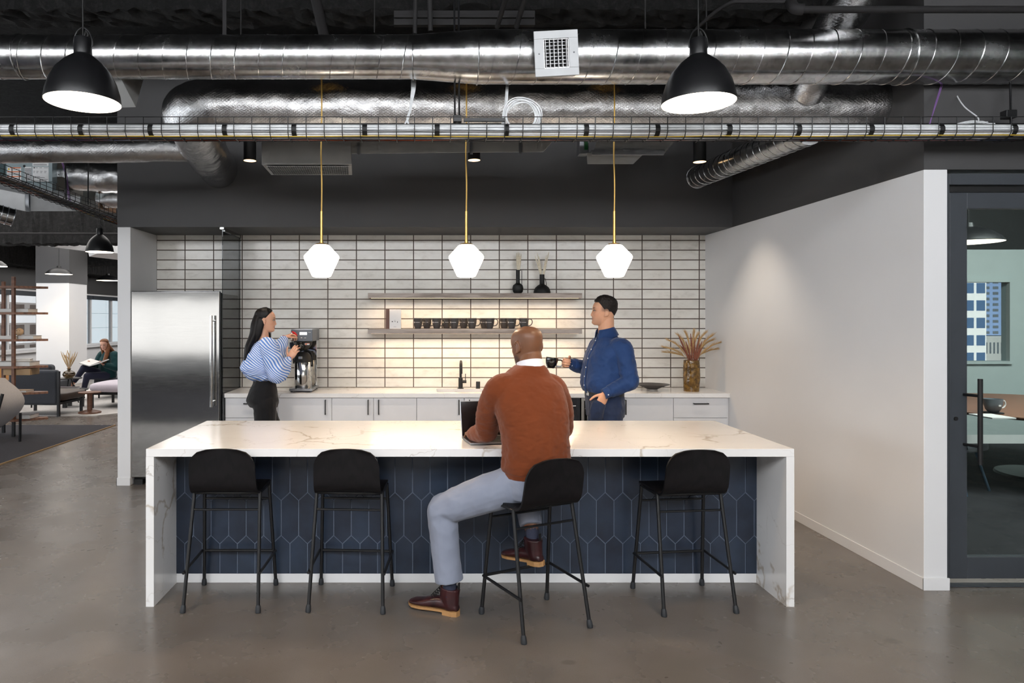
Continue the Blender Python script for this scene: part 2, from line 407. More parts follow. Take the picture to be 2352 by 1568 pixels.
rough_beam('trim_5', -11.2, -3.2, 19.5, 19.9, 3.2, ZC, seed=25)

# ---- lounge window wall on the far left, running away from the camera at X = -12
XW = -12.0
wl = struct('wall_window_left', MB().box(XW-.3, XW, 10, 33, 0, .72).box(XW-.3, XW, 10, 33, 2.5, ZC).box(XW-.3, XW, -8, 10, 0, ZC), M['white_wall'])
struct('wall_window_upper', MB().box(XW, XW+.06, 10, 33, 2.56, ZC), M['dark_wall'])
struct('trim_6', MB().box(XW, XW+.16, 10, 33, .66, .73), M['white_wall'], bevel=.005)
ys = [10.0+1.62*i for i in range(15)]
for i in range(14):
    y0, y1 = ys[i], ys[i+1]
    w = MB().box(XW-.2, XW-.1, y0, y0+.05, .72, 2.5).box(XW-.2, XW-.1, y1-.05, y1, .72, 2.5).box(XW-.2, XW-.1, y0+.05, y1-.05, .72, .78).box(XW-.2, XW-.1, y0+.05, y1-.05, 2.4, 2.5)
    wo = struct('window_%d' % (i+1), w, M['white_metal'])
    g = struct('pane', MB().box(XW-.16, XW-.155, y0+.05, y1-.05, .78, 2.4), M['clear'], wo)
    struct('roller_blind', MB().box(XW-.09, XW-.03, y0+.01, y1-.01, 2.36, 2.5), M['frame_grey'], wo)

# column in the lounge
struct('column', MB().box(-9.85, -9.02, 17.2, 18.1, 0, 2.57), M['white_wall'])
struct('column_upper', MB().box(-9.86, -9.01, 17.19, 18.11, 2.57, ZC), M['dark_wall'])

# ---- meeting room behind the glass door
XG = 4.28
struct('wall_meeting_back', MB().box(3.2, 6.55, 9.2, 9.3, 0, 2.6).box(7.87, 10, 9.2, 9.3, 0, 2.6).box(6.55, 7.87, 9.2, 9.3, 0, 1.06).box(6.55, 7.87, 9.2, 9.3, 2.2, 2.6), M['green_wall'])
struct('wall_meeting_upper', MB().box(3.2, 10, 9.2, 9.3, 2.6, ZC), M['black'])
struct('wall_meeting_left', MB().box(XR+.145, XR+.16, 4.4, 9.2, 0, ZC), M['black'])
struct('wall_meeting_right', MB().box(10, 10.1, -8, 9.3, 0, ZC), M['green_wall'])
wm = struct('window_20', MB().box(6.55, 6.6, 9.16, 9.3, 1.06, 2.2).box(7.82, 7.87, 9.16, 9.3, 1.06, 2.2).box(6.6, 7.82, 9.16, 9.3, 1.06, 1.1).box(6.6, 7.82, 9.16, 9.3, 2.16, 2.2), M['green_wall'])
struct('pane', MB().box(6.6, 7.82, 9.22, 9.225, 1.1, 2.16), M['clear'], wm)
solo('area_rug', MB().box(3.3, 9.9, 4.62, 9.19, 0, .012), M['carpet'], 'black carpet of the meeting room behind the glass door', 'carpet')
dr = struct('door_1', MB().box(3.202, 3.245, 4.24, 4.34, 0, 2.57).box(3.245, 9.9, 4.24, 4.34, 2.50, 2.57).box(3.245, 9.9, 4.24, 4.30, .0, .008), M['frame_grey'], bevel=.003)
struct('gasket', MB().box(3.245, 3.262, 4.262, 4.33, .008, 2.5).box(3.245, 9.9, 4.27, 4.33, 2.46, 2.5), M['frame_black'], dr)
struct('door_stile', MB().box(3.262, 3.372, 4.262, 4.312, .045, 2.455).box(4.52, 4.62, 4.262, 4.312, .045, 2.455), M['frame_grey'], dr, bevel=.003)
struct('door_rail', MB().box(3.372, 4.52, 4.264, 4.31, .045, .18).box(3.372, 4.52, 4.264, 4.31, 2.355, 2.455), M['frame_grey'], dr, bevel=.003)
struct('pane', MB().box(3.372, 4.52, 4.285, 4.291, .18, 2.355), M['door_glass'], dr)
struct('side_pane', MB().box(4.62, 9.9, 4.285, 4.291, .0, 2.455), M['door_glass'], dr)
struct('frosted_strip', MB().box(3.372, 4.52, 4.2835, 4.285, .885, .94), mat('frosted_film', (176,190,184), .5), dr)
hd = struct('door_handle', MB().tube([(3.383,4.175,.775), (3.383,4.175,1.30)], .0135, 16), M['black_metal'], dr)
struct('handle_post', MB().tube([(3.383,4.175,.885),(3.35,4.262,.885)], .009, 10).tube([(3.383,4.175,1.195),(3.35,4.262,1.195)], .009, 10), M['black_metal'], hd)
struct('keyhole', MB().lathe([(.0,0),(.012,0),(.012,.006),(.0,.006)], 16, (3.30,4.262,1.045), Matrix.Rotation(PI/2,3,'X')), M['frame_black'], dr)
# ------------------------------------------------------------------ kitchen island
IX0, IX1, IY0, IY1, IZ, IT = -1.629, 2.127, 3.954, 5.05, .914, .046
isl = thing('kitchen_island', 'long waterfall kitchen island in white veined quartz with a dark navy picket tile front', 'kitchen island', (.25,4.5,0))
obj('worktop', MB().box(IX0, IX1, IY0, IY1, IZ-IT, IZ), M['quartz'], isl, bevel=.002)
obj('waterfall_end', MB().box(IX0, IX0+IT, IY0, IY1, 0, IZ-IT), M['quartz'], isl)
obj('waterfall_end', MB().box(IX1-IT, IX1, IY0, IY1, 0, IZ-IT), M['quartz'], isl)
TY = 4.318; TX0, TX1, TZ0, TZ1 = IX0+IT, IX1-IT, .06, IZ-IT
obj('cabinet_body', MB().box(TX0, TX1, TY+.012, IY1-.02, .0, TZ1), M['white'], isl)
obj('kick_board', MB().box(TX0, TX1, TY-.004, TY+.012, 0, .058), M['white_metal'], isl, bevel=.002)
def clip(poly, a, b, c):     # keep a*x+b*y<=c
    out = []
    for i in range(len(poly)):
        p, q = poly[i], poly[(i+1) % len(poly)]; dp = a*p[0]+b*p[1]-c; dq = a*q[0]+b*q[1]-c
        if dp <= 0: out.append(p)
        if (dp < 0) != (dq < 0) and abs(dp-dq) > 1e-12:
            t = dp/(dp-dq); out.append((p[0]+(q[0]-p[0])*t, p[1]+(q[1]-p[1])*t))
    return out
tl = MB(); PW, PV, PT = .1107, .2722, .052
def rect_clip(poly):
    for a, b, c in ((1,0,TX1), (-1,0,-TX0), (0,1,TZ1), (0,-1,-TZ0)):
        if len(poly) >= 3: poly = clip(poly, a, b, c)
    return poly
def inset_hex(cx, cz, d):
    w = PW/2-d; h = PV/2+PT/2-d*1.18; s = PV/2-PT/2-d*.3
    return [(cx-w,cz-s), (cx,cz-h), (cx+w,cz-s), (cx+w,cz+s), (cx,cz+h), (cx-w,cz+s)]
zrow0 = 1.667+(732-1090)*TY/F    # centre line of the upper full row
xed = (425-981)*TY/F
for r in range(-1, 4):
    for k in range(-3, 36):
        cx = xed + PW*.5 + PW*k + (PW*.5 if r % 2 else 0); cz = zrow0 - PV*r + .0
        A, B = rect_clip(inset_hex(cx, cz, .0013)), rect_clip(inset_hex(cx, cz, .0035))
        if len(A) < 3 or len(A) != len(B): continue
        n = len(A); b = [(x, TY, z) for x, z in A] + [(x, TY-.0075, z) for x, z in B]
        tl.add(b, [(i, (i+1) % n, n+(i+1) % n, n+i) for i in range(n)] + [tuple(range(n, 2*n))])
tf = obj('tile_front', tl, M['navy'], isl, smooth=None)
obj('grout_bed', MB().box(TX0, TX1, TY-.0045, TY+.012, .058, TZ1), M['grout'], tf)

# ------------------------------------------------------------------ bar stools
def shell_grid(rows, t, nu=15):
    """rows: (half width, centre (y,z), normal (y,z)); u bends slightly"""
    mb = MB(); n = len(rows); top = []; bot = []
    for w, (y, z), (ny, nz), dish in rows:
        for k in range(nu):
            u = -1+2*k/(nu-1); d = dish*u*u
            top.append((w*u, y+ny*(d+t/2), z+nz*(d+t/2))); bot.append((w*u, y+ny*(d-t/2), z+nz*(d-t/2)))
    f = []
    N = n*nu
    for i in range(n-1):
        for k in range(nu-1):
            a = i*nu+k; f.append((a, a+1, a+nu+1, a+nu)); f.append((N+a, N+a+nu, N+a+nu+1, N+a+1))
    for k in range(nu-1):
        f.append((k, N+k, N+k+1, k+1)); a = (n-1)*nu+k; f.append((a, a+1, N+a+1, N+a))
    for i in range(n-1):
        a = i*nu; f.append((a, a+nu, N+a+nu, N+a)); a = i*nu+nu-1; f.append((a, N+a, N+a+nu, a+nu))
    mb.add(top+bot, f); return mb
def stool_rows():
    path = smooth_path([(0,.215,.640), (0,.19,.661), (0,.11,.668), (0,.0,.662), (0,-.065,.660), (0,-.105,.669), (0,-.132,.697), (0,-.147,.75), (0,-.160,.82), (0,-.178,.925)], 5)
    S = [0]
    for a, b in zip(path, path[1:]): S.append(S[-1]+(b-a).length)
    L = S[-1]; rows = []
    for i, p in enumerate(path):
        t = (path[min(i+1, len(path)-1)]-path[max(i-1, 0)]).normalized(); nrm = (-t.z, t.y) if False else (t.z, -t.y)
        s = S[i]; w = .205 - .018*min(1, s/L*1.1)
        for e, rr in ((s, .07), (L-s, .105)):
            if e < rr: w -= rr*(1-math.sqrt(max(0, 1-(1-e/rr)**2)))*.92
        rows.append((w, (p.y, p.z), (-nrm[0], -nrm[1]), .016*min(1, max(0, (s-.25)/.15))))
    return rows
ROWS = stool_rows()
def make_stool(label):
    r = thing('bar_stool', label, 'bar stool', local=True, group='bar stools along the island')
    k = 24
    obj('seat', shell_grid(ROWS[:k+1], .012), M['black_wood'], r, smooth=50)
    obj('backrest', shell_grid(ROWS[k:], .012), M['black_wood'], r, smooth=50)
    feet = [(-.2135,-.203,0), (.2135,-.203,0), (.225,.207,0), (-.225,.207,0)]
    tops = [(-.192,-.070,.648), (.192,-.070,.648), (.198,.135,.652), (-.198,.135,.652)]
    P = lambda i, z: tuple(feet[i][j] + (tops[i][j]-feet[i][j])*z/tops[i][2] for j in range(2)) + (z,)
    for i in range(4):
        ins = (tops[i][0]*.88, tops[i][1]*.9, .655)
        l = obj('leg', MB().tube(smooth_path([P(i,.02), P(i,.3), P(i,.62), tops[i], ins], 5), .0105, 12), M['black_metal'], r)
        a, b = Vector(P(i, 0)), Vector(P(i, .042))
        obj('foot_cap', MB().tube([a, a+(b-a)*.2, b-(b-a)*.25, b], [.0145,.0165,.0145,.0115], 14), M['rubber'], l)
    obj('crossbar', MB().tube([P(0,.555), P(1,.555)], .0065, 10), M['black_metal'], r)
    obj('crossbar', MB().tube([P(3,.560), P(2,.560)], .0065, 10), M['black_metal'], r)
    obj('seat_rail', MB().tube([(-.192,-.070,.648), (.192,-.070,.648)], .0085, 10), M['black_metal'], r)
    obj('seat_rail', MB().tube([(-.198,.135,.652), (.198,.135,.652)], .0085, 10), M['black_metal'], r)
    obj('side_rail', MB().tube([tops[0], tops[3]], .008, 10), M['black_metal'], r)
    obj('side_rail', MB().tube([tops[1], tops[2]], .008, 10), M['black_metal'], r)
    obj('footrest', MB().tube([P(3,.225), P(2,.225)], .0085, 10), M['black_metal'], r)
    for i, j, s in ((0,3,-1), (1,2,1)):
        a, b = Vector(P(i,.218))+Vector((s*.012,0,0)), Vector(P(j,.225))+Vector((s*.012,0,0)); d = (a-b).normalized()
        obj('side_stretcher', MB().tube([b, a+d*.025], .008, 10), M['black_metal'], r)
    return r
st = make_stool('empty black bar stool under the island, beside the quartz end by the lounge')
st.location = (-1.172, 4.073, 0)
dup(st, (-.452,4.070,0), math.radians(-3), 'empty black bar stool under the island, between the first stool and the seated man')
dup(st, (.600,3.775,0), math.radians(26), 'black bar stool the man in the rust sweater sits on, turned at an angle')
dup(st, (1.518,4.045,0), math.radians(6), 'empty black bar stool under the island, nearest the white wall')

# ------------------------------------------------------------------ back counter, cabinets, sink
CX0, CX1, CY0, CZ = -2.045, 3.055, 6.885, .914
SX0, SX1, SY0, SY1 = .10, .82, 7.02, 7.33
ct = MB().box(CX0, SX0, CY0, YW, CZ-.042, CZ).box(SX1, CX1, CY0, YW, CZ-.042, CZ).box(SX0, SX1, CY0, SY0, CZ-.042, CZ).box(SX0, SX1, SY1, YW, CZ-.042, CZ)
solo('worktop', ct, M['quartz'], 'long white veined quartz worktop on the cabinets along the tiled wall', 'worktop')
sk = thing('kitchen_sink', 'white undermount sink set into the quartz worktop below the black tap', 'sink', (.5,7.18,.7))
bt_ = CZ-.0425
obj('basin', MB().box(SX0-.02, SX0-.008, SY0-.02, SY1+.02, .7, bt_).box(SX1+.008, SX1+.02, SY0-.02, SY1+.02, .7, bt_).box(SX0-.008, SX1+.008, SY0-.02, SY0-.008, .7, bt_).box(SX0-.008, SX1+.008, SY1+.008, SY1+.02, .7, bt_).box(SX0-.02, SX1+.02, SY0-.02, SY1+.02, .688, .7), M['white_metal'], sk)
obj('drain', MB().lathe([(0,0),(.045,0),(.045,.004),(0,.004)], 20, (.5,7.18,.7)), M['steel'], sk)
CF = 6.91     # cabinet front plane
def handle(parent, x, z, vertical, n='handle'):
    L = .075; mb = MB()
    if vertical: mb.box(x-.005, x+.005, CF-.032, CF-.022, z-L, z+L).box(x-.004,x+.004,CF-.024,CF,z-L,z-L+.01).box(x-.004,x+.004,CF-.024,CF,z+L-.01,z+L)
    else: mb.box(x-L, x+L, CF-.032, CF-.022, z-.005, z+.005).box(x-L,x-L+.01,CF-.024,CF,z-.004,z+.004).box(x+L-.01,x+L,CF-.024,CF,z-.004,z+.004)
    obj(n, mb, M['black_metal'], parent)
def cabinet(label, x0, x1, doors, drawers=None, top=CZ-.0425):
    r = thing('base_cabinet', label, 'cabinet', ((x0+x1)/2, 7.2, 0), 'white base cabinets under the worktop')
    obj('carcass', MB().box(x0+.001, x1-.001, CF+.02, YW-.005, .1, top).box(x0+.001, x1-.001, CF+.07, YW-.05, 0, .1), M['white'], r)
    for (a, b, hx) in doors:
        d = obj('door', MB().box(a+.002, b-.002, CF, CF+.0195, .105, CZ-.048), M['white'], r, bevel=.0015)
        handle(d, hx, .775, True)
    if drawers:
        for (z0, z1) in drawers:
            d = obj('drawer', MB().box(x0+.002, x1-.002, CF, CF+.0195, z0+.002, z1-.002), M['white'], r, bevel=.0015)
            handle(d, (x0+x1)/2, z0+(z1-z0)*.72, False)
    return r
PX = lambda px: (px-981)*CF/F
DR = [(.105,.37), (.37,.665), (.665,CZ-.046)]
cabinet('white drawer cabinet beside the fridge, behind the woman', PX(517), PX(638), [], DR)
cabinet('white single door cabinet under the coffee machine', PX(638), PX(762), [(PX(638), PX(762), PX(748))])
cabinet('white double door cabinet with its two handles close together', PX(762), PX(957), [(PX(762), PX(858), PX(846)), (PX(858), PX(957), PX(870))])
cabinet('white sink cabinet behind the open laptop', PX(957), PX(1175), [(PX(957), PX(1066), PX(1054)), (PX(1066), PX(1175), PX(1078))], top=.66)
cabinet('white cabinet with a handle beside the man in the blue shirt', PX(1423), PX(1547), [(PX(1423), PX(1547), PX(1436))])
cabinet('white drawer cabinet at the end by the white wall', PX(1547), PX(1671), [], DR)
struct('trim_7', MB().box(PX(1671)+.002, XR-.001, CF+.01, CF+.03, 0, CZ-.0425), M['white'])
dw = thing('dishwasher', 'dark dishwasher front under the worktop behind the seated man', 'dishwasher', (PX(1255),7.2,0))
obj('body', MB().box(PX(1176), PX(1333), CF+.02, YW-.02, .0, CZ-.0425), M['black'], dw)
d = obj('door', MB().box(PX(1176)+.002, PX(1333)-.002, CF, CF+.02, .1, CZ-.05), m_steel('black_steel', (70,72,76), .28, (60,60,1)), dw, bevel=.002)
obj('handle', MB().tube([(PX(1190),CF-.03,.79),(PX(1321),CF-.03,.79)], .008, 10).tube([(PX(1195),CF-.03,.79),(PX(1195),CF,.79)], .006, 8).tube([(PX(1316),CF-.03,.79),(PX(1316),CF,.79)], .006, 8), M['steel'], d)
wf = thing('drinks_fridge', 'small undercounter drinks fridge with a steel frame and dark glass door', 'fridge', (PX(1380),7.2,0))
obj('body', MB().box(PX(1335), PX(1421), CF+.03, YW-.02, .0, CZ-.0425), M['black'], wf)
d = obj('door_frame', MB().box(PX(1335), PX(1341), CF-.005, CF+.03, .08, CZ-.05).box(PX(1415), PX(1421), CF-.005, CF+.03, .08, CZ-.05).box(PX(1341), PX(1415), CF-.005, CF+.03, CZ-.075, CZ-.05).box(PX(1341), PX(1415), CF-.005, CF+.03, .08, .12), M['steel'], wf)
obj('door_glass', MB().box(PX(1341), PX(1415), CF+.005, CF+.012, .12, CZ-.075), m_glass('dark_fridge_glass', (40,42,44), fac=.08), d)
obj('handle', MB().tube([(PX(1348),CF-.035,.25),(PX(1348),CF-.035,.8)], .007, 10).tube([(PX(1348),CF-.035,.76),(PX(1341),CF,.76)], .005, 8).tube([(PX(1348),CF-.035,.3),(PX(1341),CF,.3)], .005, 8), M['steel'], d)

# tap, soap pump
tap = thing('kitchen_tap', 'tall matt black gooseneck tap at the back of the worktop', 'tap', (.36,7.38,CZ))
tx, ty = (1058-981)*7.38/F, 7.38
obj('body', MB().lathe([(.0,0),(.034,0),(.034,.006),(.024,.008),(.024,.115),(.0,.115)], 20, (tx,ty,CZ)), M['black_metal'], tap)
obj('spout', MB().tube(smooth_path([(tx,ty,CZ+.11), (tx,ty,CZ+.2), (tx,ty-.01,CZ+.265), (tx,ty-.06,CZ+.296), (tx,ty-.11,CZ+.285), (tx,ty-.135,CZ+.24), (tx,ty-.138,CZ+.17)], 6), .0135, 14), M['black_metal'], tap)
obj('lever', MB().tube([(tx,ty,CZ+.075),(tx+.062,ty,CZ+.075)], .017, 14).tube([(tx+.05,ty,CZ+.08),(tx+.052,ty,CZ+.16)], .004, 8), M['black_metal'], tap)
solo('soap_dispenser', MB().lathe([(0,0),(.026,0),(.026,.004),(.0225,.006),(.0225,.072),(.02,.076),(0,.076)], 20, ((1098-981)*7.38/F,7.38,CZ)), M['black_metal'], 'short black cap to the side of the tap on the worktop', 'soap dispenser')

# ------------------------------------------------------------------ fridge and smoked glass screen
FX0, FX1, FY = -2.972, -2.083, 6.85
fr = thing('refrigerator', 'tall brushed steel single door refrigerator in the corner niche', 'refrigerator', (-2.5,7.1,0))
obj('cabinet', MB().box(FX0+.006, FX1+.012, FY+.06, YW-.03, .05, 1.92), M['black'], fr)
d = obj('door', MB().box(FX0, FX1, FY, FY+.055, .075, 1.946), M['fridge'], fr, bevel=.008, segs=3)
hx, hy = -2.147, FY-.06
obj('handle', MB().tube([(hx,hy,.79),(hx,hy,1.70)], .0145, 18), M['chrome'], d)
obj('handle_mount', MB().tube([(hx,hy,.84),(hx,FY+.002,.84)], .011, 12), M['chrome'], d)
obj('handle_mount', MB().tube([(hx,hy,1.65),(hx,FY+.002,1.65)], .011, 12), M['chrome'], d)
for x in (FX0+.06, FX1-.06):
    obj('foot', MB().box(x-.045, x+.045, FY+.03, FY+.16, 0, .05), M['frame_black'], fr)
obj('side_gasket', MB().box(FX1+.002, FX1+.01, FY+.012, FY+.05, .1, 1.93), M['frame_black'], d)
gs = thing('glass_screen', 'tall smoked glass screen standing between the fridge and the worktop', 'glass screen', (-2.05,7.1,0))
obj('pane', MB().box(-2.056, -2.047, YS+.01, YW-.002, 0.0, ZT-.02), M['smoke_glass'], gs)
obj('channel', MB().box(-2.066, -2.040, YS+.06, YW-.002, ZT-.035, ZT), M['steel'], gs)
obj('clamp', MB().box(-2.075, -2.036, YS+.005, YS+.05, ZT-.02, ZT-.002), M['steel'], gs)
so = thing('wall_outlet', 'pale socket plate on the tiles behind the smoked glass', 'socket', (-2.22,YW,1.09))
obj('plate', MB().box(-2.275, -2.165, YW-.008, YW, 1.035, 1.135), M['white_metal'], so, bevel=.002)
obj('socket_face', MB().box(-2.265, -2.225, YW-.011, YW-.008, 1.05, 1.12).box(-2.215, -2.175, YW-.011, YW-.008, 1.05, 1.12), M['white'], so)

# ------------------------------------------------------------------ shelves, mugs, vases
SHX0, SHX1, SHY = (845-981)*7.25/F, (1337-981)*7.25/F, 7.25
LZ, UZ, ST = 1.561, 1.940, .052
for z, lab in ((UZ, 'upper grey oak floating shelf holding two black vases'), (LZ, 'lower grey oak floating shelf holding the row of mugs')):
    s = thing('floating_shelf', lab, 'shelf', ((SHX0+SHX1)/2, 7.37, z), 'floating shelves')
    obj('board', MB().box(SHX0, SHX1, SHY, YW-.001, z-ST, z), M['shelf_wood'], s, bevel=.0015)
    obj('led_strip', MB().box(SHX0+.03, SHX1-.03, SHY+.035, SHY+.05, z-ST-.0012, z-ST+.001), M['led'], s)
def make_mug(label):
    r = thing('mug', label, 'mug', local=True, group='charcoal mugs on the lower shelf')
    obj('cup', MB().lathe([(0,0),(.030,0),(.032,.004),(.040,.03),(.0475,.065),(.0505,.108),(.0515,.114),(.0485,.113),(.0455,.066),(.036,.02),(0,.012)], 28), M['mug'], r, smooth=60)
    obj('handle', MB().tube(smooth_path([(.046,0,.098),(.066,0,.104),(.086,0,.090),(.088,0,.062),(.072,0,.038),(.041,0,.030)], 5), .0048, 8), M['mug'], r)
    lg = MB()
    def patch(a0, a1, z0, z1):
        R = lambda z: .0502 if z > .07 else .0488
        v = []
        for a in np.linspace(a0, a1, 5):
            for z in (z0, z1): v.append((R(z)*math.sin(a)+0, -R(z)*math.cos(a), z))
        lg.add(v, [(2*i, 2*i+2, 2*i+3, 2*i+1) for i in range(4)])
    for q in (.062,): patch(-.72, -.46, .062, .076)
    for i in range(6): patch(-.30+.17*i, -.16+.17*i, .0665, .0705)
    obj('logo', lg, M['print'], r)
    return r
pxs = [(532,0), (710,0), (878,0), (1045,0), (1213,0), (1420,0), (1537,0), (617,1), (803,1), (965,1), (1163,1), (1351,1)]
m0 = None
for i, (p, back) in enumerate(pxs):
    Y = 7.405 if back else 7.295
    x = ((p+45)/4.127+820-981)*Y/F
    lab = ('charcoal mug in the back row on the lower shelf, %s' if back else 'charcoal mug in the front row, lower shelf, %s') % (
        ['at the end nearest the box', 'second from the box', 'third from the box', 'in the middle of the row', 'third from the far end', 'second from the far end', 'at the far end above the bald head',
         'behind the first two', 'behind the second and third', 'behind the third and fourth', 'half hidden by the middle pair', 'half hidden near the far end'][i])
    if m0 is None: m0 = make_mug(lab); m0.location = (x, Y, LZ); m0.rotation_euler = (0,0,-.28)
    else: dup(m0, (x, Y, LZ), -.28+random.uniform(-.12,.08), lab)
bx = thing('presentation_box', 'white box with a brown spine standing on the lower shelf beside the mugs', 'box', (-.35,7.36,LZ))
bx0, bx1 = (886-981)*7.3/F, (921-981)*7.3/F
obj('front_panel', MB().box(bx0+.04, bx1, 7.30, 7.36, LZ, LZ+.208), M['white_metal'], bx, bevel=.001)
obj('spine', MB().box(bx0, bx0+.04, 7.298, 7.362, LZ, LZ+.210), M['brown'], bx, bevel=.001)
g = MB()
for a, b, c, e in ((.064,.076,.072,.082), (.09,.108,.076,.080), (.122,.128,.064,.080), (.084,.112,.02,.022), (.09,.104,.09,.092)): g.box(bx0+a, bx0+b, 7.2985, 7.2995, LZ+c, LZ+e)
obj('print', g, M['ink'], bx)
def plume(path, r, mt, label, group, cat='dried stem', hairs=0, hl=1., stem=.0014, name='dried_stem', seed=0):
    rg = random.Random(seed); P = smooth_path(path, 8); n = len(P); k0 = int(n*.42)
    o = thing(name, label, cat, tuple(P[0]), group)
    obj('stalk', MB().tube(P[:k0+2], stem, 5), M['straw'], o)
    mb = MB(); rr = [r*(.25+.95*math.sin(PI*min(1, .08+.9*((i-k0)/(n-1-k0))**.8)))*rg.uniform(.85,1.15) for i in range(k0, n)]
    mb.tube(P[k0:], rr, 7)
    for h in range(hairs):
        i = rg.randrange(k0, n-1); d = (P[min(i+1,n-1)]-P[i-1]).normalized()
        s = Vector((rg.uniform(-1,1), rg.uniform(-1,1), rg.uniform(-.4,1)))*(.5 if hl < 2 else .30)+d
        mb.tube([P[i], P[i]+s.normalized()*rg.uniform(1.2,2.6)*r*1.6*hl*(1-.35*(i-k0)/(n-k0))], [.0009,.0003], 3)
    obj('plume', mb, mt, o)
    return o
# two black vases on the upper shelf
v1x, v2x, vy = (1189.5-981)*7.36/F, (1245-981)*7.36/F, 7.36
v1 = thing('bottle_vase', 'small round black vase with a tall narrow neck on the upper shelf', 'vase', (v1x,vy,UZ))
obj('body', MB().lathe([(0,0),(.036,0),(.052,.018),(.0595,.055),(.052,.088),(.03,.106),(.022,.112),(.0205,.125),(.0205,.254),(.017,.254),(.016,.13),(0,.12)], 28, (v1x,vy,UZ)), M['black'], v1)
obj('handle', MB().tube([(v1x+.019,vy,UZ+.248),(v1x+.042,vy,UZ+.248),(v1x+.042,vy,UZ+.085)], .003, 8), M['black'], v1)
v2 = thing('bottle_vase', 'wide dome shaped black vase with a short neck on the upper shelf', 'vase', (v2x,vy,UZ))
obj('body', MB().lathe([(0,0),(.086,0),(.091,.006),(.088,.03),(.074,.062),(.048,.086),(.03,.096),(.026,.104),(.026,.205),(.021,.205),(.02,.11),(0,.1)], 28, (v2x,vy,UZ)), M['black'], v2)
obj('handle', MB().tube(smooth_path([(v2x+.025,vy,UZ+.165),(v2x+.036,vy,UZ+.155),(v2x+.043,vy,UZ+.12),(v2x+.046,vy,UZ+.088)], 4), .003, 8), M['black'], v2)
for i, (dx, h) in enumerate(((-.012,.44), (.004,.452), (.018,.44), (.034,.43))):
    plume([(v1x+dx*.25,vy,UZ+.15), (v1x+dx*.5,vy-.004,UZ+.27), (v1x+dx,vy-.008*i+.01,UZ+h)], .008, M['cream'], 'cream dried plume upright in the tall necked black vase', 'cream plumes in the tall necked vase', seed=i)
for i, (dx, h, c) in enumerate(((-.075,.41,0), (-.052,.44,0), (-.035,.40,0), (.045,.41,1), (.072,.45,1))):
    plume([(v2x+dx*.12,vy,UZ+.1), (v2x+dx*.3,vy-.004,UZ+.22), (v2x+dx,vy-.006*i+.01,UZ+h)], .0075, M['cream'], ('cream dried plume leaning towards the tall vase, in the dome vase', 'cream dried plume leaning away from the tall vase, in the dome vase')[c], ('cream plumes in the dome vase leaning in', 'cream plumes in the dome vase leaning out')[c], seed=9+i)

# amber vase with grasses, shallow bowl
ax, ay = (1588.5-981)*7.12/F, 7.12
R = []
for i in range(15):
    z = .322*i/14; r = .084*(.93+.09*math.sin(PI*i/14)); ring = []
    for k in range(28):
        a = 2*PI*k/28; q = 1+.05*mnoise.noise(Vector((math.cos(a)*1.6, math.sin(a)*1.6, z*9)))
        ring.append((ax+r*q*math.cos(a), ay+r*q*math.sin(a), CZ+z))
    R.append(ring)
inner = [[(ax+(p[0]-ax)*.9, ay+(p[1]-ay)*.9, p[2] if j else p[2]+.02) for p in ring] for j, ring in enumerate(R)]
solo('ceramic_vase', MB().rings(R+inner[::-1]), M['amber'], 'dented glossy amber brown vase holding dried grasses on the worktop', 'vase', smooth=60)
rg = random.Random(4)
gx = [(-.29,.13,1),(-.25,.20,1),(-.27,.08,1),(-.15,.25,1),(-.08,.27,1),(.02,.28,1),(.09,.25,1),(.16,.27,1),(.23,.20,1),(.28,.18,1),(.26,.11,1),(.2,.25,1)]
for i, (dx, dz, _) in enumerate(gx):
    ty = rg.uniform(-.07,.09)
    plume([(ax+dx*.05,ay+ty*.2,CZ+.12), (ax+dx*.22,ay+ty*.4,CZ+.335), (ax+dx*.62,ay+ty*.8,CZ+.335+dz*.68), (ax+dx,ay+ty,CZ+.325+dz)], .0042, M['straw'], 'feathery straw coloured grass fanning out of the amber vase', 'straw grasses in the amber vase', hairs=230, hl=6., seed=30+i, name='dried_grass')
for i, (dx, dz) in enumerate(((-.155,.25), (-.075,.19), (-.02,.27), (.075,.24), (.11,.19), (.15,.22), (.04,.21), (-.11,.15))):
    plume([(ax+dx*.05,ay-.02,CZ+.12), (ax+dx*.3,ay-.035,CZ+.335), (ax+dx,ay-.05+.012*i,CZ+.33+dz)], .0085, M['russet'], 'russet brown dried spike among the grasses in the amber vase', 'russet spikes in the amber vase', hairs=25, seed=60+i, name='dried_grass')
bwx, bwy = (1498-981)*7.2/F, 7.2
bw = thing('shallow_bowl', 'wide shallow dark bowl on a small foot beside the amber vase', 'bowl', (bwx,bwy,CZ))
obj('dish', MB().lathe([(0,.012),(.05,.012),(.09,.03),(.14,.05),(.178,.062),(.178,.066),(.13,.058),(.08,.04),(0,.03)], 40, (bwx,bwy,CZ)), mat('dark_bronze_glaze', (52,44,38), .35, var=.2), bw, smooth=60)
obj('foot_ring', MB().lathe([(.04,0),(.056,0),(.054,.013),(.04,.013)], 32, (bwx,bwy,CZ)), mat('pale_foot_glaze', (150,144,136), .5), bw)

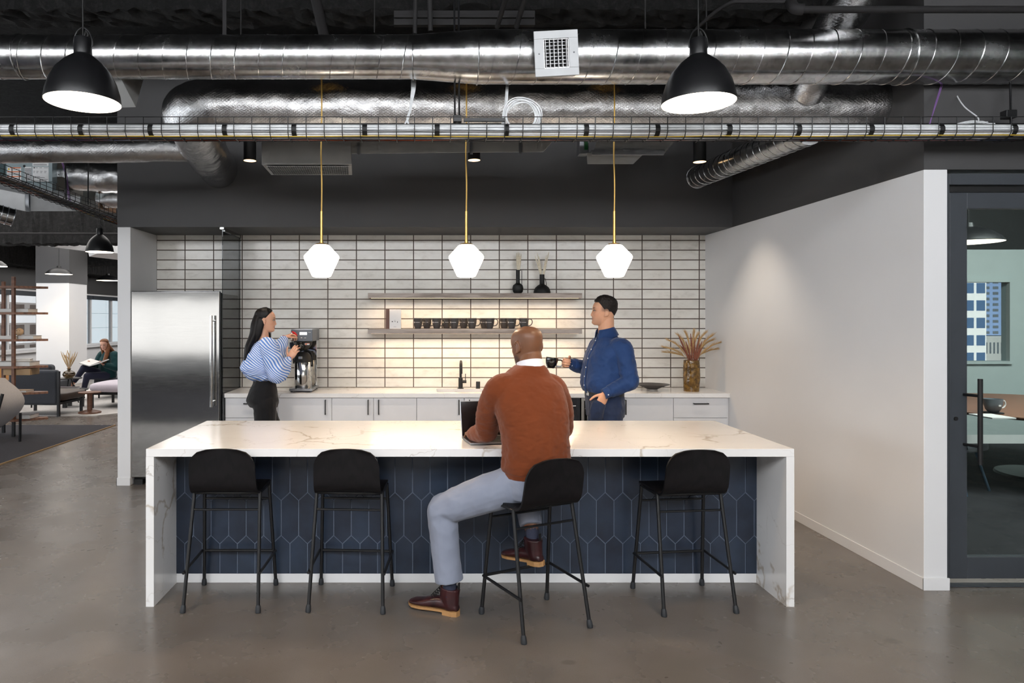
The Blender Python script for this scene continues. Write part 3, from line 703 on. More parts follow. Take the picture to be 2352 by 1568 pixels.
# ------------------------------------------------------------------ coffee machine and airpot
cmx = lambda px, Y: (px-981)*Y/F
cm = thing('coffee_machine', 'grey commercial coffee brewer with a display, standing on the worktop', 'coffee machine', (-1.3,7.2,CZ))
x0, x1 = cmx(664,7.0), cmx(717,7.0)
for x in (x0+.02, x1-.02):
    for y in (7.03, 7.38): obj('foot', MB().lathe([(0,0),(.012,0),(.012,.012),(0,.012)], 10, (x,y,CZ)), M['rubber'], cm)
obj('base_plate', MB().box(x0, x1, 7.0, 7.42, CZ+.012, CZ+.036), M['alu'], cm, bevel=.003)
obj('column', MB().box(x0+.02, x1, 7.30, 7.42, CZ+.036, CZ+.55), M['chrome'], cm, bevel=.004)
hz0, hz1 = 1.436, 1.556
hd_ = obj('head', MB().box(cmx(668,6.98), cmx(717,6.98)+.004, 6.98, 7.42, hz0, hz1), mat('slate_grey_plastic', (98,104,112), .4), cm, bevel=.006)
obj('top_cover', MB().box(cmx(668,6.98)+.004, cmx(717,6.98), 6.985, 7.42, hz1, hz1+.006), M['alu'], hd_)
obj('display', MB().box(cmx(688.5,6.98), cmx(705,6.98), 6.976, 6.981, 1.503, 1.53), emis('lit_display', (245,248,250), 1.2), hd_)
obj('control_marks', MB().box(cmx(708,6.98), cmx(714,6.98), 6.9765, 6.981, 1.528, 1.531).box(cmx(691,6.98), cmx(694,6.98), 6.9765, 6.981, 1.470, 1.478).box(cmx(699,6.98), cmx(703,6.98), 6.9765, 6.981, 1.470, 1.475), M['print'], hd_)
obj('tap_lever', MB().tube([(cmx(671,6.96),6.965,1.535),(cmx(677,6.95),6.955,1.52),(cmx(682,6.95),6.95,1.493)], [.010,.012,.009], 10), M['red'], cm)
obj('water_tap', MB().tube([(cmx(671,6.97),6.97,1.525),(cmx(671,6.97),6.97,1.455)], .014, 12).tube([(cmx(671,6.97),6.97,1.46),(cmx(671,6.96),6.955,1.425)], .007, 8), M['chrome'], cm)
bsx, bsy = cmx(696,7.13), 7.13
obj('brew_basket', MB().lathe([(0,1.345),(.045,1.345),(.06,1.36),(.094,1.40),(.098,1.434),(0,1.434)], 28, (bsx,bsy,0)), M['black'], cm)
obj('basket_handle', MB().box(bsx-.014, bsx+.014, 7.0, 7.05, 1.395, 1.43), M['black'], cm, bevel=.006)
st_ = obj('sticker', MB().box(cmx(700,7.03), cmx(711,7.03), 7.028, 7.030, 1.398, 1.418), M['white_metal'], cm)
obj('sticker_print', MB().box(cmx(701,7.03), cmx(705,7.03), 7.0265, 7.0282, 1.401, 1.415).box(cmx(705.5,7.03), cmx(710.6,7.03), 7.0265, 7.0282, 1.412, 1.417), M['orange'], st_)
ap = thing('airpot', 'polished steel airpot with a black lid standing under the coffee brewer', 'airpot', (bsx,bsy,CZ+.036))
apz = CZ+.0365
obj('body', MB().lathe([(0,0),(.086,0),(.089,.006),(.089,.268),(.084,.276),(0,.276)], 36, (bsx,bsy,apz)), M['chrome'], ap)
obj('lid', MB().lathe([(.0,.27),(.092,.268),(.092,.285),(.086,.31),(.072,.345),(.05,.368),(0,.373)], 32, (bsx,bsy,apz)), M['black'], ap)
obj('spout', MB().box(bsx-.028, bsx+.012, bsy-.115, bsy-.05, apz+.300, apz+.33), M['alu'], ap, bevel=.006)
obj('carry_handle', MB().tube(smooth_path([(bsx+.096,bsy,apz+.22),(bsx+.1,bsy-.01,apz+.30),(bsx+.08,bsy,apz+.37),(bsx,bsy,apz+.392),(bsx-.08,bsy,apz+.37),(bsx-.1,bsy,apz+.30),(bsx-.096,bsy,apz+.25)], 5), .008, 8), M['black'], ap)

# ------------------------------------------------------------------ laptop on the island
lp = thing('laptop', 'open laptop with a dark screen on the island in front of the seated man', 'laptop', (.36,4.3,IZ))
Ml = Matrix.Translation((.395,4.20,IZ)) @ Matrix.Rotation(math.radians(10),4,'Z')
obj('keyboard_base', MB().box(-.16,.16,-.115,.115,.003,.016, Ml), M['alu'], lp, bevel=.003)
obj('keyboard', MB().box(-.14,.14,-.01,.095,.016,.0175, Ml).box(-.045,.045,-.105,-.03,.016,.017, Ml), M['black'], lp)
Ms = Ml @ Matrix.Translation((0,.115,.014)) @ Matrix.Rotation(math.radians(-14),4,'X')
obj('screen', MB().box(-.16,.16,-.004,.004,0,.222, Ms), M['alu'], lp, bevel=.002)
obj('display', MB().box(-.157,.157,-.0055,-.004,.004,.219, Ms), M['screen'], lp)
# ------------------------------------------------------------------ pendants over the island
def make_pendant(label):
    r = thing('globe_pendant', label, 'pendant lamp', local=True, group='opal pendants over the island')
    # local origin = bottom of globe
    obj('globe', MB().lathe([(0,0),(.047,0),(.060,.006),(.112,.118),(.114,.130),(.110,.140),(.052,.203),(.036,.212),(0,.214)], 36), M['globe'], r, smooth=50)
    obj('cap', MB().lathe([(0,.205),(.042,.207),(.038,.216),(.012,.221),(.010,.24),(0,.24)], 28), M['brass'], r)
    obj('rod', MB().tube([(0,0,.22),(0,0,.425)], .0085, 12), M['brass'], r)
    obj('cord', MB().tube(smooth_path([(0,0,.42),(.002,0,.6),(-.003,0,.8),(.001,0,1.05),(0,0,1.44)], 6), .0045, 8), M['brass_cord'], r)
    obj('canopy', MB().lathe([(0,1.44),(.06,1.44),(.06,1.465),(0,1.465)], 24), M['brass'], r)
    return r
PY_ = 4.40
zb = CAMZ + (732-636.5)*PY_/F
p = make_pendant('brass pendant with glowing faceted opal globe, above the woman at the coffee machine'); p.location = ((738.5-981)*PY_/F, PY_, zb)
dup(p, ((1071-981)*PY_/F, PY_, zb), 0, 'brass pendant with glowing faceted opal globe, middle of the three over the island')
dup(p, ((1411-981)*PY_/F, PY_, zb), 0, 'brass pendant with glowing faceted opal globe, above the man in the blue shirt')

su0 = thing('strut_rack', 'dark strut bar hidden above the spiral duct carrying the three pendants', 'bracket', (.3,PY_,3.42))
obj('strut', MB().box(-1.4,2.0,PY_-.02,PY_+.02,zb+1.4655,zb+1.50), M['pipe'], su0)
for x in (-1.2,1.8): obj('rod', MB().tube([(x,PY_,zb+1.50),(x,PY_,ZC)], .005, 6), M['pipe'], su0)
# ------------------------------------------------------------------ black dome lamps
def make_dome(label, name='dome_lamp', top=1.7, group='black dome lamps'):
    r = thing(name, label, 'pendant lamp', local=True, group=group)   # origin = rim centre
    prof = [(.182,0),(.183,.006),(.176,.05),(.160,.105),(.132,.160),(.095,.203),(.060,.232),(.043,.245)]
    inn = [(a-.004, b-.003 if b > .01 else b) for a, b in prof]
    obj('shade', MB().lathe(prof + [(.0,.247)], 48, cap=False), M['black_metal'], r, smooth=40)
    obj('shade_lining', MB().lathe([(a-.003, b) for a, b in prof[:-1]] + [(.0,.234)], 48, cap=False), M['shade_in'], r, smooth=60)
    obj('socket_neck', MB().lathe([(.043,.243),(.0435,.255),(.0415,.325),(.038,.331),(0,.331)], 28), M['black_metal'], r)
    obj('bracket', MB().tube(smooth_path([(-.046,0,.285),(-.047,.0,.32),(-.03,0,.365),(0,0,.385),(.03,0,.365),(.047,0,.32),(.046,0,.285)], 5), .0035, 8), M['black_metal'], r)
    obj('cord', MB().tube(smooth_path([(0,0,.33),(.022,.01,.35),(.012,.004,.372),(0,0,.39),(0,0,top)], 6), .0035, 8), M['black'], r)
    obj('bulb', MB().sphere((0,0,.11), .05, 16, 10), M['shade_in'], r)
    return r
d1 = make_dome('black dome lamp hanging before the ducts at the lounge side of the kitchen'); d1.location = ((190.5-981)*3.5/F, 3.5, 2.775)
dup(d1, ((1604-981)*3.5/F, 3.5, CAMZ+(732-237.5)*3.5/F), 0, 'black dome lamp hanging before the ducts near the white wall side')
dup(d1, (-4.58, 9.55, 2.6), 0, 'small distant black dome lamp just beside the white partition edge')
def make_low(label):
    r = thing('shallow_lamp', label, 'pendant lamp', local=True, group='shallow black lamps in the lounge')
    obj('shade', MB().lathe([(.30,0),(.30,.008),(.27,.05),(.20,.105),(.12,.14),(.05,.158),(.04,.2),(0,.2)], 40, cap=False), M['black_metal'], r)
    obj('shade_lining', MB().lathe([(.296,.001),(.265,.045),(.19,.09),(0,.12)], 40, cap=False), M['shade_in'], r)
    obj('cord', MB().tube([(0,0,.2),(0,0,1.6)], .006, 6), M['black'], r)
    return r
l1 = make_low('shallow black lamp hanging in front of the lounge column'); l1.location = (-8.9,16.5,2.745)
dup(l1, (-9.22,19.7,2.77), 0, 'shallow black lamp hanging beyond the lounge column, above the reader')
dup(l1, (-8.95,14.0,2.745), 0, 'shallow black lamp over the wooden shelf unit, cut by the photo edge')
dup(l1, (5.55,7.0,2.45), 0, 'shallow black lamp glowing inside the meeting room')

# ------------------------------------------------------------------ cylinder downlights
def make_can(label):
    r = thing('cylinder_downlight', label, 'ceiling lamp', local=True, group='black cylinder downlights')
    obj('housing', MB().lathe([(.0555,0),(.0555,.9),(0,.9)], 28, cap=False), M['black'], r)
    obj('lens', MB().lathe([(0,.012),(.052,.012),(.0555,.0)], 28), M['lamp_face'], r)
    return r
c1 = make_can('black cylinder downlight beside the foil duct bend'); c1.location = ((574-981)*6.2/F, 6.2, CAMZ+(732-369)*6.2/F)
dup(c1, ((1089-981)*6.2/F, 6.2, CAMZ+(732-368)*6.2/F), 0, 'black cylinder downlight beside the middle pendant cord')
dup(c1, ((1607-981)*6.2/F, 6.2, CAMZ+(732-372)*6.2/F), 0, 'black cylinder downlight above the small spiral duct')

# ------------------------------------------------------------------ galvanised spiral duct
GY, GZ, R1, R2 = 4.12, 3.245, .1265, .156
gd = thing('spiral_duct', 'long galvanised spiral duct running across the whole ceiling in front', 'air duct', (0,GY,GZ))
def duct_x(mb, x0, x1, r0, r1, n=48, m=1):
    mb.rings([[(x0+(x1-x0)*i/m, GY+(r0+(r1-r0)*i/m)*math.cos(a), GZ+(r0+(r1-r0)*i/m)*math.sin(a)) for a in [2*PI*k/n for k in range(n)]] for i in range(m+1)])
    mb.f = [f[::-1] for f in mb.f]
xa, xb = (950-981)*4.0/F, (1098-981)*4.0/F
s1 = MB(); duct_x(s1, -4.6, xa, R1, R1, m=40); a = obj('duct_section', s1, M['galv'], gd)
s2 = MB(); duct_x(s2, xa-.01, xb+.01, R1, R2, m=6); b = obj('reducer', s2, M['galv'], gd)
s3 = MB(); duct_x(s3, xb, 4.6, R2, R2, m=40); c = obj('duct_section', s3, M['galv'], gd)
def helix(x0, x1, r, pitch, par):
    pts = []; n = int((x1-x0)/pitch*40)
    for i in range(n+1):
        x = x0+(x1-x0)*i/n; t = 2*PI*(x-x0)/pitch
        pts.append((x, GY+r*math.cos(t), GZ-r*math.sin(t)))
    obj('seam', MB().tube(pts, .0028, 5), M['galv'], par)
helix(-4.6, xa-.02, R1+.001, .142, a); helix(xb+.03, 4.6, R2+.001, .142, c)
for x, r in ((xa-.005, R1+.003), (xb+.004, R2+.003), (2.86, R2+.003), (-2.44, R1+.003)):
    obj('joint_band', MB().tube([(x, GY+r*math.cos(t), GZ+r*math.sin(t)) for t in [2*PI*k/48 for k in range(48)]], .004, 6, closed=True), M['galv'], gd)
rg_ = thing('air_register', 'square white air register with louvres on the front of the spiral duct', 'air vent', (.745,3.95,3.19))
Mr = Matrix.Translation((.741,3.915,3.188)) @ Matrix.Rotation(math.radians(-3),4,'Y') @ Matrix.Rotation(math.radians(3),4,'X')
W, H, w, h = .126, .128, .072, .083
fr_ = MB().box(-W,W,-.008,0,h,H,Mr).box(-W,W,-.008,0,-H,-h,Mr).box(-W,-w,-.008,0,-h,h,Mr).box(w,W,-.008,0,-h,h,Mr)
obj('face_frame', fr_, mat('off_white_enamel',(196,198,200),.4), rg_, bevel=.002)
obj('sleeve', MB().box(-W+.012,W-.012,0,.06,-H+.012,-h+.004,Mr).box(-W+.012,W-.012,0,.06,h-.004,H-.012,Mr).box(-W+.012,-w+.004,0,.06,-h,h,Mr).box(w-.004,W-.012,0,.06,-h,h,Mr), M['galv'], rg_)
obj('damper', MB().box(-w,w,.040,.042,-h,h,Mr), M['black'], rg_)
lv = MB()
for i in range(6):
    x = -w+.012+2*(w-.012)*i/5; lv.box(x-.0015,x+.0015,-.004,.018,-h,h,Mr)
obj('vertical_louvres', lv, M['white_metal'], rg_)
lv = MB()
for i in range(8):
    z = -h+.012+2*(h-.012)*i/7; lv.box(-w,w,.02,.036,z-.0012,z+.0012,Mr)
obj('horizontal_louvres', lv, M['alu'], rg_)
for x in (-.1,.1): obj('screw', MB().lathe([(0,0),(.006,0),(.005,.003),(0,.004)], 12, M=None).__class__().sphere(tuple(Mr @ Vector((x,-.009,0))), .005, 10, 6), M['alu'], rg_)
bt = thing('duct_boot', 'tapered sheet metal boot hanging under the spiral duct behind the dome lamp', 'air duct', (-2.0,4.25,3.1))
def P(px, py, Y): return tuple(at(px, py, Y))
obj('boot', MB().hexa([P(247,248,4.3),P(312,246,4.25),P(300,226,4.62),P(256,226,4.62),P(232,150,4.1),P(263,152,4.1),P(332,172,4.55),P(240,150,4.5)]), M['galv_matt'], bt, smooth=None)

# ------------------------------------------------------------------ foil wrapped ducts
def wrap(path, r, seed=0, n=48, amp=.010, name='duct_body', parent=None, step=.03):
    P = [Vector(p) for p in path]; S = [0]
    for a, b in zip(P, P[1:]): S.append(S[-1]+(b-a).length)
    m = max(2, int(S[-1]/step)); Q = []; j = 0
    for i in range(m+1):
        s = S[-1]*i/m
        while j < len(P)-2 and S[j+1] < s: j += 1
        t = (s-S[j])/max(1e-9, S[j+1]-S[j]); Q.append(P[j].lerp(P[j+1], min(1,t)))
    mb = MB(); mb.tube(Q, r, n)
    nv = []
    for i, v in enumerate(mb.v):
        c = Q[min(i//n, m)]; d = (Vector(v)-c); dn = d.normalized()
        s = mnoise.fractal(Vector(v)*4.5+Vector((seed,0,0)), .9, 2., 4)
        rid = abs(mnoise.noise(Vector(v)*11+Vector((0,seed,0))))
        sag = .06*(-dn.z if dn.z < 0 else 0)
        nv.append(tuple(c + dn*(d.length*(1+sag) + amp*s*.8 - amp*.6*rid)))
    mb.v = nv
    return obj(name, mb, M['foil'], parent, smooth=60)
FYD, FZ, FR = 4.66, 3.118, .183
fd = thing('foil_duct', 'fat crinkled foil wrapped duct running across the ceiling behind the spiral duct', 'air duct', (0,FYD,FZ))
bend = [Vector((-1.38-.36*math.sin(t), FYD+.38-.38*math.cos(t), FZ+.01)) for t in np.linspace(0, PI/2, 9)]
main = [(3.06,FYD,FZ), (1.5,FYD,FZ), (0,FYD,FZ), (-1.2,FYD,FZ)] + [tuple(p) for p in bend] + [(-1.86,5.6,3.125),(-2.0,6.3,3.15),(-2.08,6.84,3.17)]
wrap(main, FR, 3, parent=fd, amp=.011)
wrap([(-3.9,5.72,3.08),(-3,5.72,3.085),(-2.35,5.72,3.09),(-1.9,5.75,3.1)], .105, 8, parent=fd, name='branch_duct', amp=.007, n=28)
wrap([(2.54,4.60,3.18),(2.55,4.50,3.32),(2.58,4.30,3.52),(2.62,4.05,3.70),(2.68,3.6,3.92)], .13, 13, parent=fd, name='rising_branch', amp=.014, n=32)
wrap([(2.50,4.53,3.16),(2.51,4.46,3.21),(2.53,4.44,3.30)], [.14]*5 if False else .115, 17, parent=fd, name='tap_collar', amp=.02, n=28, step=.02)
# small spiral duct on the soffit by the right wall
q0, q1 = Vector((2.705,6.84,3.085)), Vector((2.68,4.78,2.99))
sd = thing('spiral_duct', 'thin galvanised spiral duct slanting from the dark wall up to the foil duct', 'air duct', tuple(q0))
o = obj('duct_section', MB().tube([q0.lerp(q1, i/20) for i in range(21)], .105, 36), M['galv'], sd)
dv = (q1-q0); ax_ = dv.normalized(); u_ = ax_.orthogonal().normalized(); w_ = ax_.cross(u_)
L_ = dv.length; n_ = int(L_/.11*28)
obj('seam', MB().tube([q0+ax_*(L_*i/n_)+(u_*math.cos(2*PI*i/28)+w_*math.sin(2*PI*i/28))*.106 for i in range(n_+1)], .003, 5), M['galv'], o)
obj('collar', MB().tube([q0-Vector((0,.02,0))*0+ax_*.012+(u_*math.cos(t)+w_*math.sin(t))*.109 for t in [2*PI*k/36 for k in range(36)]], .007, 6, closed=True), M['galv'], sd)

# ------------------------------------------------------------------ rectangular ducts and diffusers above the counter
df = thing('duct_diffuser', 'boxy sheet metal duct end with a wire grille facing down, beside the pendant cord', 'air vent', (-1,5.6,2.95))
zt = 3.26
obj('box', MB().hexa([P(601,378,5.45),P(808,378,5.45),P(809,402,5.86),P(623,402,5.86),P(601,322,5.45),P(806,322,5.45),P(806,330,5.8),P(610,330,5.8)]), M['galv_matt'], df, bevel=.004)
gl = MB(); g00, g10, g11, g01 = [Vector(P(*q)) for q in ((613,380.5,5.46),(800,380.5,5.46),(801,399.5,5.82),(629,399.5,5.82))]
dn_ = Vector((0,-.002,-.004))
for i in range(37): gl.tube([g00.lerp(g10,i/36)+dn_, g01.lerp(g11,i/36)+dn_], .0022, 4)
for i in range(9): gl.tube([g00.lerp(g01,i/8)+dn_, g10.lerp(g11,i/8)+dn_], .0022, 4)
obj('grille_back', MB().add([g00+dn_*.5,g10+dn_*.5,g11+dn_*.5,g01+dn_*.5], [(3,2,1,0)]), mat('dark_grille_recess', (70,74,68), .6), df)
obj('grille', gl, M['alu'], df)
rd = thing('flat_duct', 'flat galvanised duct running from the diffuser past the middle pendant', 'air duct', (.5,5.6,3.05))
obj('duct_body', MB().hexa([P(806,353,5.48),P(1248,349,5.48),P(1246,346,5.8),P(812,349,5.8),P(800,300,5.48),P(1290,300,5.48),P(1290,303,5.8),P(800,303,5.8)]), M['galv_matt'], rd, bevel=.003)
for px in (820, 1079, 1192): obj('flange', MB().hexa([P(px,354.5,5.47),P(px+7,354.5,5.47),P(px+7,351,5.81),P(px,351,5.81),P(px,300,5.47),P(px+7,300,5.47),P(px+7,300,5.81),P(px,300,5.81)]), M['alu'], rd)
v2_ = thing('duct_diffuser', 'stepped sheet metal duct box beside the pendant above the man in blue', 'air vent', (1.6,5.7,3.0))
obj('upper_box', MB().hexa([P(1359,356,5.5),P(1524,355,5.5),P(1546,330,6.2),P(1389,330,6.2),P(1380,300,5.5),P(1560,300,5.5),P(1560,300,6.2),P(1390,300,6.2)]), M['galv_matt'], v2_, bevel=.003)
obj('flange', MB().box((1359-981)*5.49/F, (1524-981)*5.49/F, 5.478, 5.495, CAMZ+(732-356)*5.49/F, CAMZ+(732-345)*5.49/F), M['alu'], v2_)
obj('lower_box', MB().hexa([P(1349,377,5.6),P(1454,377,5.6),P(1470,357,5.95),P(1366,357,5.95),P(1347,350,5.6),P(1482,350,5.6),P(1482,348,5.95),P(1362,348,5.95)]), M['galv_matt'], v2_, bevel=.003)
obj('control_box', MB().box((1331-981)*5.7/F, (1352-981)*5.7/F, 5.7, 5.8, CAMZ+(732-353)*5.7/F, CAMZ+(732-315)*5.7/F), M['alu'], v2_, bevel=.003)
obj('circuit_board', MB().box((1342-981)*5.7/F, (1350-981)*5.7/F, 5.69, 5.7, CAMZ+(732-344)*5.7/F, CAMZ+(732-318)*5.7/F), mat('green_board', (40,110,60), .5), v2_)

# ------------------------------------------------------------------ wire cable trays with their cables
def tray(label, A, B, wdt, hgt, loc_group=None, wire=.0027):
    A, B = Vector(A), Vector(B); d = (B-A).normalized(); s = Vector((0,0,1)).cross(d).normalized()   # s: to the left of d
    up = s.cross(d)*-1; up = Vector((0,0,1)); L = (B-A).length
    r = thing('cable_tray', label, 'cable tray', tuple(A))
    for off, z in ((wdt/2,hgt),(-wdt/2,hgt),(wdt/2,hgt*.62),(-wdt/2,hgt*.62),(wdt/2,hgt*.28),(-wdt/2,hgt*.28),(-wdt*.3,0),(0,0),(wdt*.3,0)):
        obj('long_wire', MB().tube([A+s*off+up*z, B+s*off+up*z], wire*.9, 6), M['black_metal'], r)
    n = int(L/.1035); c = A
    w0 = obj('cross_wire', MB().tube([c+s*(wdt/2+.002)+up*hgt, c+s*(wdt/2+.002)+up*.025, c+s*wdt*.36-up*.004, c-s*wdt*.36-up*.004, c-s*(wdt/2+.002)+up*.025, c-s*(wdt/2+.002)+up*hgt], wire, 6), M['black_metal'], r)
    for i in range(1, n+1):
        w_ = w0.copy(); COL.objects.link(w_); w_.location = d*(L*i/n)
    return r, A, d, s, L
TZ = 2.718
t1, A1, D1, S1, L1 = tray('long black wire cable tray running across the kitchen ceiling below the ducts', (-3.3,4.0,TZ), (4.3,4.0,TZ), .135, .112)
sp = obj('splice_bracket', MB().box((1065-981)*3.94/F,(1160-981)*3.94/F,3.925,3.945,TZ+.085,TZ+.105), M['black_metal'], t1, bevel=.002)
def bundle(name, label, specs, A, d, s, L, wob=.006, straps=None, rr=.0035, cat='cables', seg=.16):
    r = thing(name, label, cat, tuple(A), None)
    by = {}
    rg = random.Random(len(specs)*7+len(label))
    n = int(L/seg)
    for (off, z, mk) in specs:
        ph = rg.uniform(0, 99); pts = []
        for i in range(n+1):
            t = i/n; pts.append(A+d*(L*t)+s*(off+wob*mnoise.noise(Vector((t*L*1.7, ph, 0))))+Vector((0,0,z+wob*.7*mnoise.noise(Vector((t*L*1.7, ph, 7))))))
        by.setdefault(mk, MB()).tube(pts, rr, 6)
    for mk, mb in by.items():
        nm = {'cable_w':'white_strands','cable_o':'orange_strands','cable_b':'blue_strands','cable_y':'yellow_strands','cable_k':'grey_strands','cable_p':'violet_strands'}[mk]
        o = obj(nm, mb, M[mk], r, label=nm.replace('_', ' ') + ' of the bundle'); o['kind'] = 'stuff'
    if straps:
        for x in straps:
            c = A+d*x; pts = [c+s*(straps_c[0]+straps_r[0]*math.cos(t))+Vector((0,0,straps_c[1]+straps_r[1]*math.sin(t))) for t in [2*PI*k/20 for k in range(20)]]
            R_ = [[tuple(p+d*e) for p in pts] for e in (-.014,.014)]
            obj('strap', MB().rings(R_, cap=False), M['black'], r)
    return r
straps_c, straps_r = (-.022, .047), (.039, .036)
sp_ = []
for i in range(26):
    a = 2*PI*i/26; q = (.9 if i % 2 else .55)
    sp_.append((-.022+.034*q*math.cos(a), .047+.032*q*math.sin(a), 'cable_w'))
px_str = [30, 187, 347, 517, 676, 838, 1004, 1163, 1346, 1509, 1674, 1833, 1999, 2160, 2327]
bundle('cable_bundle', 'thick bundle of white data cables strapped in the tray across the kitchen', sp_, A1, D1, S1, L1, straps=[(p-981)*3.96/F+3.3 for p in px_str], rr=.0052)
sp2 = [(.028+.007*i, .010, ['cable_o','cable_b','cable_k','cable_o','cable_w'][i % 5]) for i in range(5)] + [(-.04,.009,'cable_y'),(-.02,.007,'cable_k'),(.0,.008,'cable_w'),(.012,.007,'cable_b')]
bundle('cable_bundle', 'thin orange, blue and yellow cables lying on the bottom of the kitchen tray', sp2, A1, D1, S1, L1, wob=.012, rr=.0032)
t2, A2, D2, S2, L2 = tray('black wire cable tray running back from the kitchen into the lounge', (-3.28,4.25,TZ+.03), (-3.52,9.5,TZ+.0), .2, .1)
sp3 = [(-.08+.014*i, .012+.006*(i % 2), ['cable_k','cable_w','cable_k','cable_o','cable_k','cable_y'][i % 6]) for i in range(12)]
bundle('cable_bundle', 'mixed grey and orange cables filling the tray that runs into the lounge', sp3, A2, D2, S2, L2, wob=.014, rr=.006)
# drops, coils and loose cables
def strands(name, label, paths, mt, r=.003, cat='cable', kind=None, group=None):
    mb = MB()
    for p in paths: mb.tube(smooth_path(p, 8), r, 6)
    return solo(name, mb, mt, label, cat, group, kind)
rg = random.Random(3)
paths = [[P(949+rg.uniform(-6,6),150,4.3), P(950+rg.uniform(-5,5),200,4.25), P(943+rg.uniform(-3,3),250,4.15), P(936+rg.uniform(-2,2),275,4.08), P((915 if k % 2 else 950)+rg.uniform(-5,5),303,4.02), P((895 if k % 2 else 985)+rg.uniform(-8,8),312,4.0)] for k in range(8)]
strands('cable_drop', 'white cables hanging from the ceiling into the tray beside the duct reducer', paths, M['cable_w'], kind='stuff', cat='cables')
paths = [[P(1165+rg.uniform(-4,4),150,4.3), P(1163+rg.uniform(-4,4),220,4.2), P(1158+rg.uniform(-3,3),270,4.08), P(1150+rg.uniform(-3,3),290,4.03), P(1135+rg.uniform(-8,8),303,4.0)] for k in range(6)]
strands('cable_drop', 'white cables hanging beside the coil of cable', paths, M['cable_w'], kind='stuff', cat='cables')
cc = at(1198, 266, 4.02); mb = MB(); rg = random.Random(5)
for k in range(9):
    R_ = .078+.0035*k; yo = rg.uniform(-.012,.012); ph = rg.uniform(0,6)
    mb.tube([cc+Vector((R_*1.08*math.cos(t)+.004*math.sin(2*t+ph), yo, R_*math.sin(t)+.003*math.sin(3*t+ph))) for t in [2*PI*i/40 for i in range(40)]], .0032, 6, closed=True)
ccl = solo('cable_coil', mb, M['cable_w'], 'round coil of white cable hanging on the tray beside the middle pendant cord', 'cable coil')
mb = MB(); rg = random.Random(8); c2 = at(2240, 296, 4.0)
for k in range(5):
    R_ = .10+.006*k; mb.tube([c2+Vector((R_*1.15*math.cos(t), rg.uniform(-.01,.01), R_*.42*math.sin(t)-.006)) for t in np.linspace(0, 2*PI, 36)[:-1]], .0034, 6, closed=True)
solo('cable_coil', mb, M['cable_w'], 'flat loop of white cable lying in the tray above the glass door', 'cable coil')
strands('cable_drop', 'single white cable curving down to the loop above the glass door', [[P(2190,185,4.3),P(2196,215,4.22),P(2215,245,4.1),P(2246,270,4.0),P(2244,282,3.98)]], M['cable_w'], .0035)
strands('cable_drop', 'pair of thin violet cables dropping into the tray above the white wall end', [[P(2167,187,4.2),P(2150,240,4.1),P(2128,303,4.0)],[P(2164,187,4.2),P(2148,240,4.1),P(2131,303,4.0)]], M['cable_p'], .0028)
def rod(name, label, px, y0, y1, Y, r, cat='hanger', mt='black_metal', group=None):
    return solo(name, MB().box(at(px,y1,Y).x-r, at(px,y1,Y).x+r, Y-r*.6, Y+r*.6, at(px,y1,Y).z, at(px,y0,Y).z), M[mt], label, cat, group)
h1 = thing('tray_hanger', 'twin black rods holding the cable tray beside the middle pendant', 'hanger', tuple(at(1050,290,4.05)))
for dx in (-5, 5): obj('rod', MB().tube([at(1050+dx,296,4.07), at(1048+dx,-60,4.30)], .0055, 8), M['black_metal'], h1)
obj('clamp', MB().box(at(1041,0,4.06).x, at(1060,0,4.06).x, 4.04,4.09, at(0,281,4.06).z, at(0,266,4.06).z), M['black_metal'], h1, bevel=.003)
h2 = thing('tray_hanger', 'black rod and clamp holding the tray above the glass door', 'hanger', tuple(at(2322,280,4.05)))
obj('rod', MB().tube([at(2322,285,4.07), at(2316,-60,4.3)], .006, 8), M['black_metal'], h2)
obj('clamp', MB().box(at(2306,0,4.06).x, at(2330,0,4.06).x, 4.04,4.09, at(0,272,4.06).z, at(0,254,4.06).z), M['black_metal'], h2, bevel=.003)

# ------------------------------------------------------------------ dark pipes, struts and hangers under the slab
def pipe(name, label, pts, r, cat='pipe', sm=True, mt='pipe'):
    return solo(name, MB().tube(smooth_path(pts, 6) if sm else pts, r, 16), M[mt], label, cat)
pr = thing('sprinkler_pipe', 'dark grey horizontal pipe with an elbow above the glass door', 'pipe', tuple(at(2000,22,3.85)))
obj('pipe_run', MB().tube([at(1836,22,3.85), at(2500,22,3.85)], .0195, 16), M['pipe'], pr)
obj('elbow', MB().tube(smooth_path([at(1846,22,3.85), at(1826,20,3.87), at(1818,10,3.93), at(1816,2,4.0)], 4), .03, 16), M['pipe'], pr)
obj('sloping_run', MB().tube(smooth_path([at(1816,4,3.98), at(1720,4,4.1), at(1680,6,4.15), at(1640,30,4.25), at(1600,66,4.4)], 4), .012, 10), M['pipe'], pr)
su = thing('strut_rack', 'dark steel strut bar carrying pipes above the duct reducer', 'bracket', tuple(at(1066,42,4.5)))
obj('strut', MB().box(at(905,0,4.5).x, at(1228,0,4.5).x, 4.48, 4.52, at(0,60,4.5).z, at(0,27,4.5).z).box(at(905,0,4.46).x, at(1228,0,4.46).x, 4.46, 4.48, at(0,46,4.5).z, at(0,39,4.5).z), M['pipe'], su, bevel=.002)
for i, (a, b, r) in enumerate((((955,-40,4.4),(953,78,4.42),.014), ((986,-40,4.4),(989,72,4.42),.016), ((1172,-40,4.1),(1142,62,4.45),.016), ((1222,-60,4.1),(1186,62,4.45),.017))):
    obj('riser', MB().tube([at(*a), at(*b)], r, 12), M['pipe'], su)
solo('duct_strap', MB().box(at(523,0,4.35).x-.012, at(523,0,4.35).x+.012, 4.28, 4.285, 3.25, ZC), M['pipe'], 'flat dark strap holding the spiral duct between the dome lamp and the reducer', 'hanger')
pipe('ceiling_pipe', 'slanted dark pipe rising behind the spiral duct between the strap and the reducer', [at(712,-60,4.6), at(745,85,4.9)], .036, sm=False)
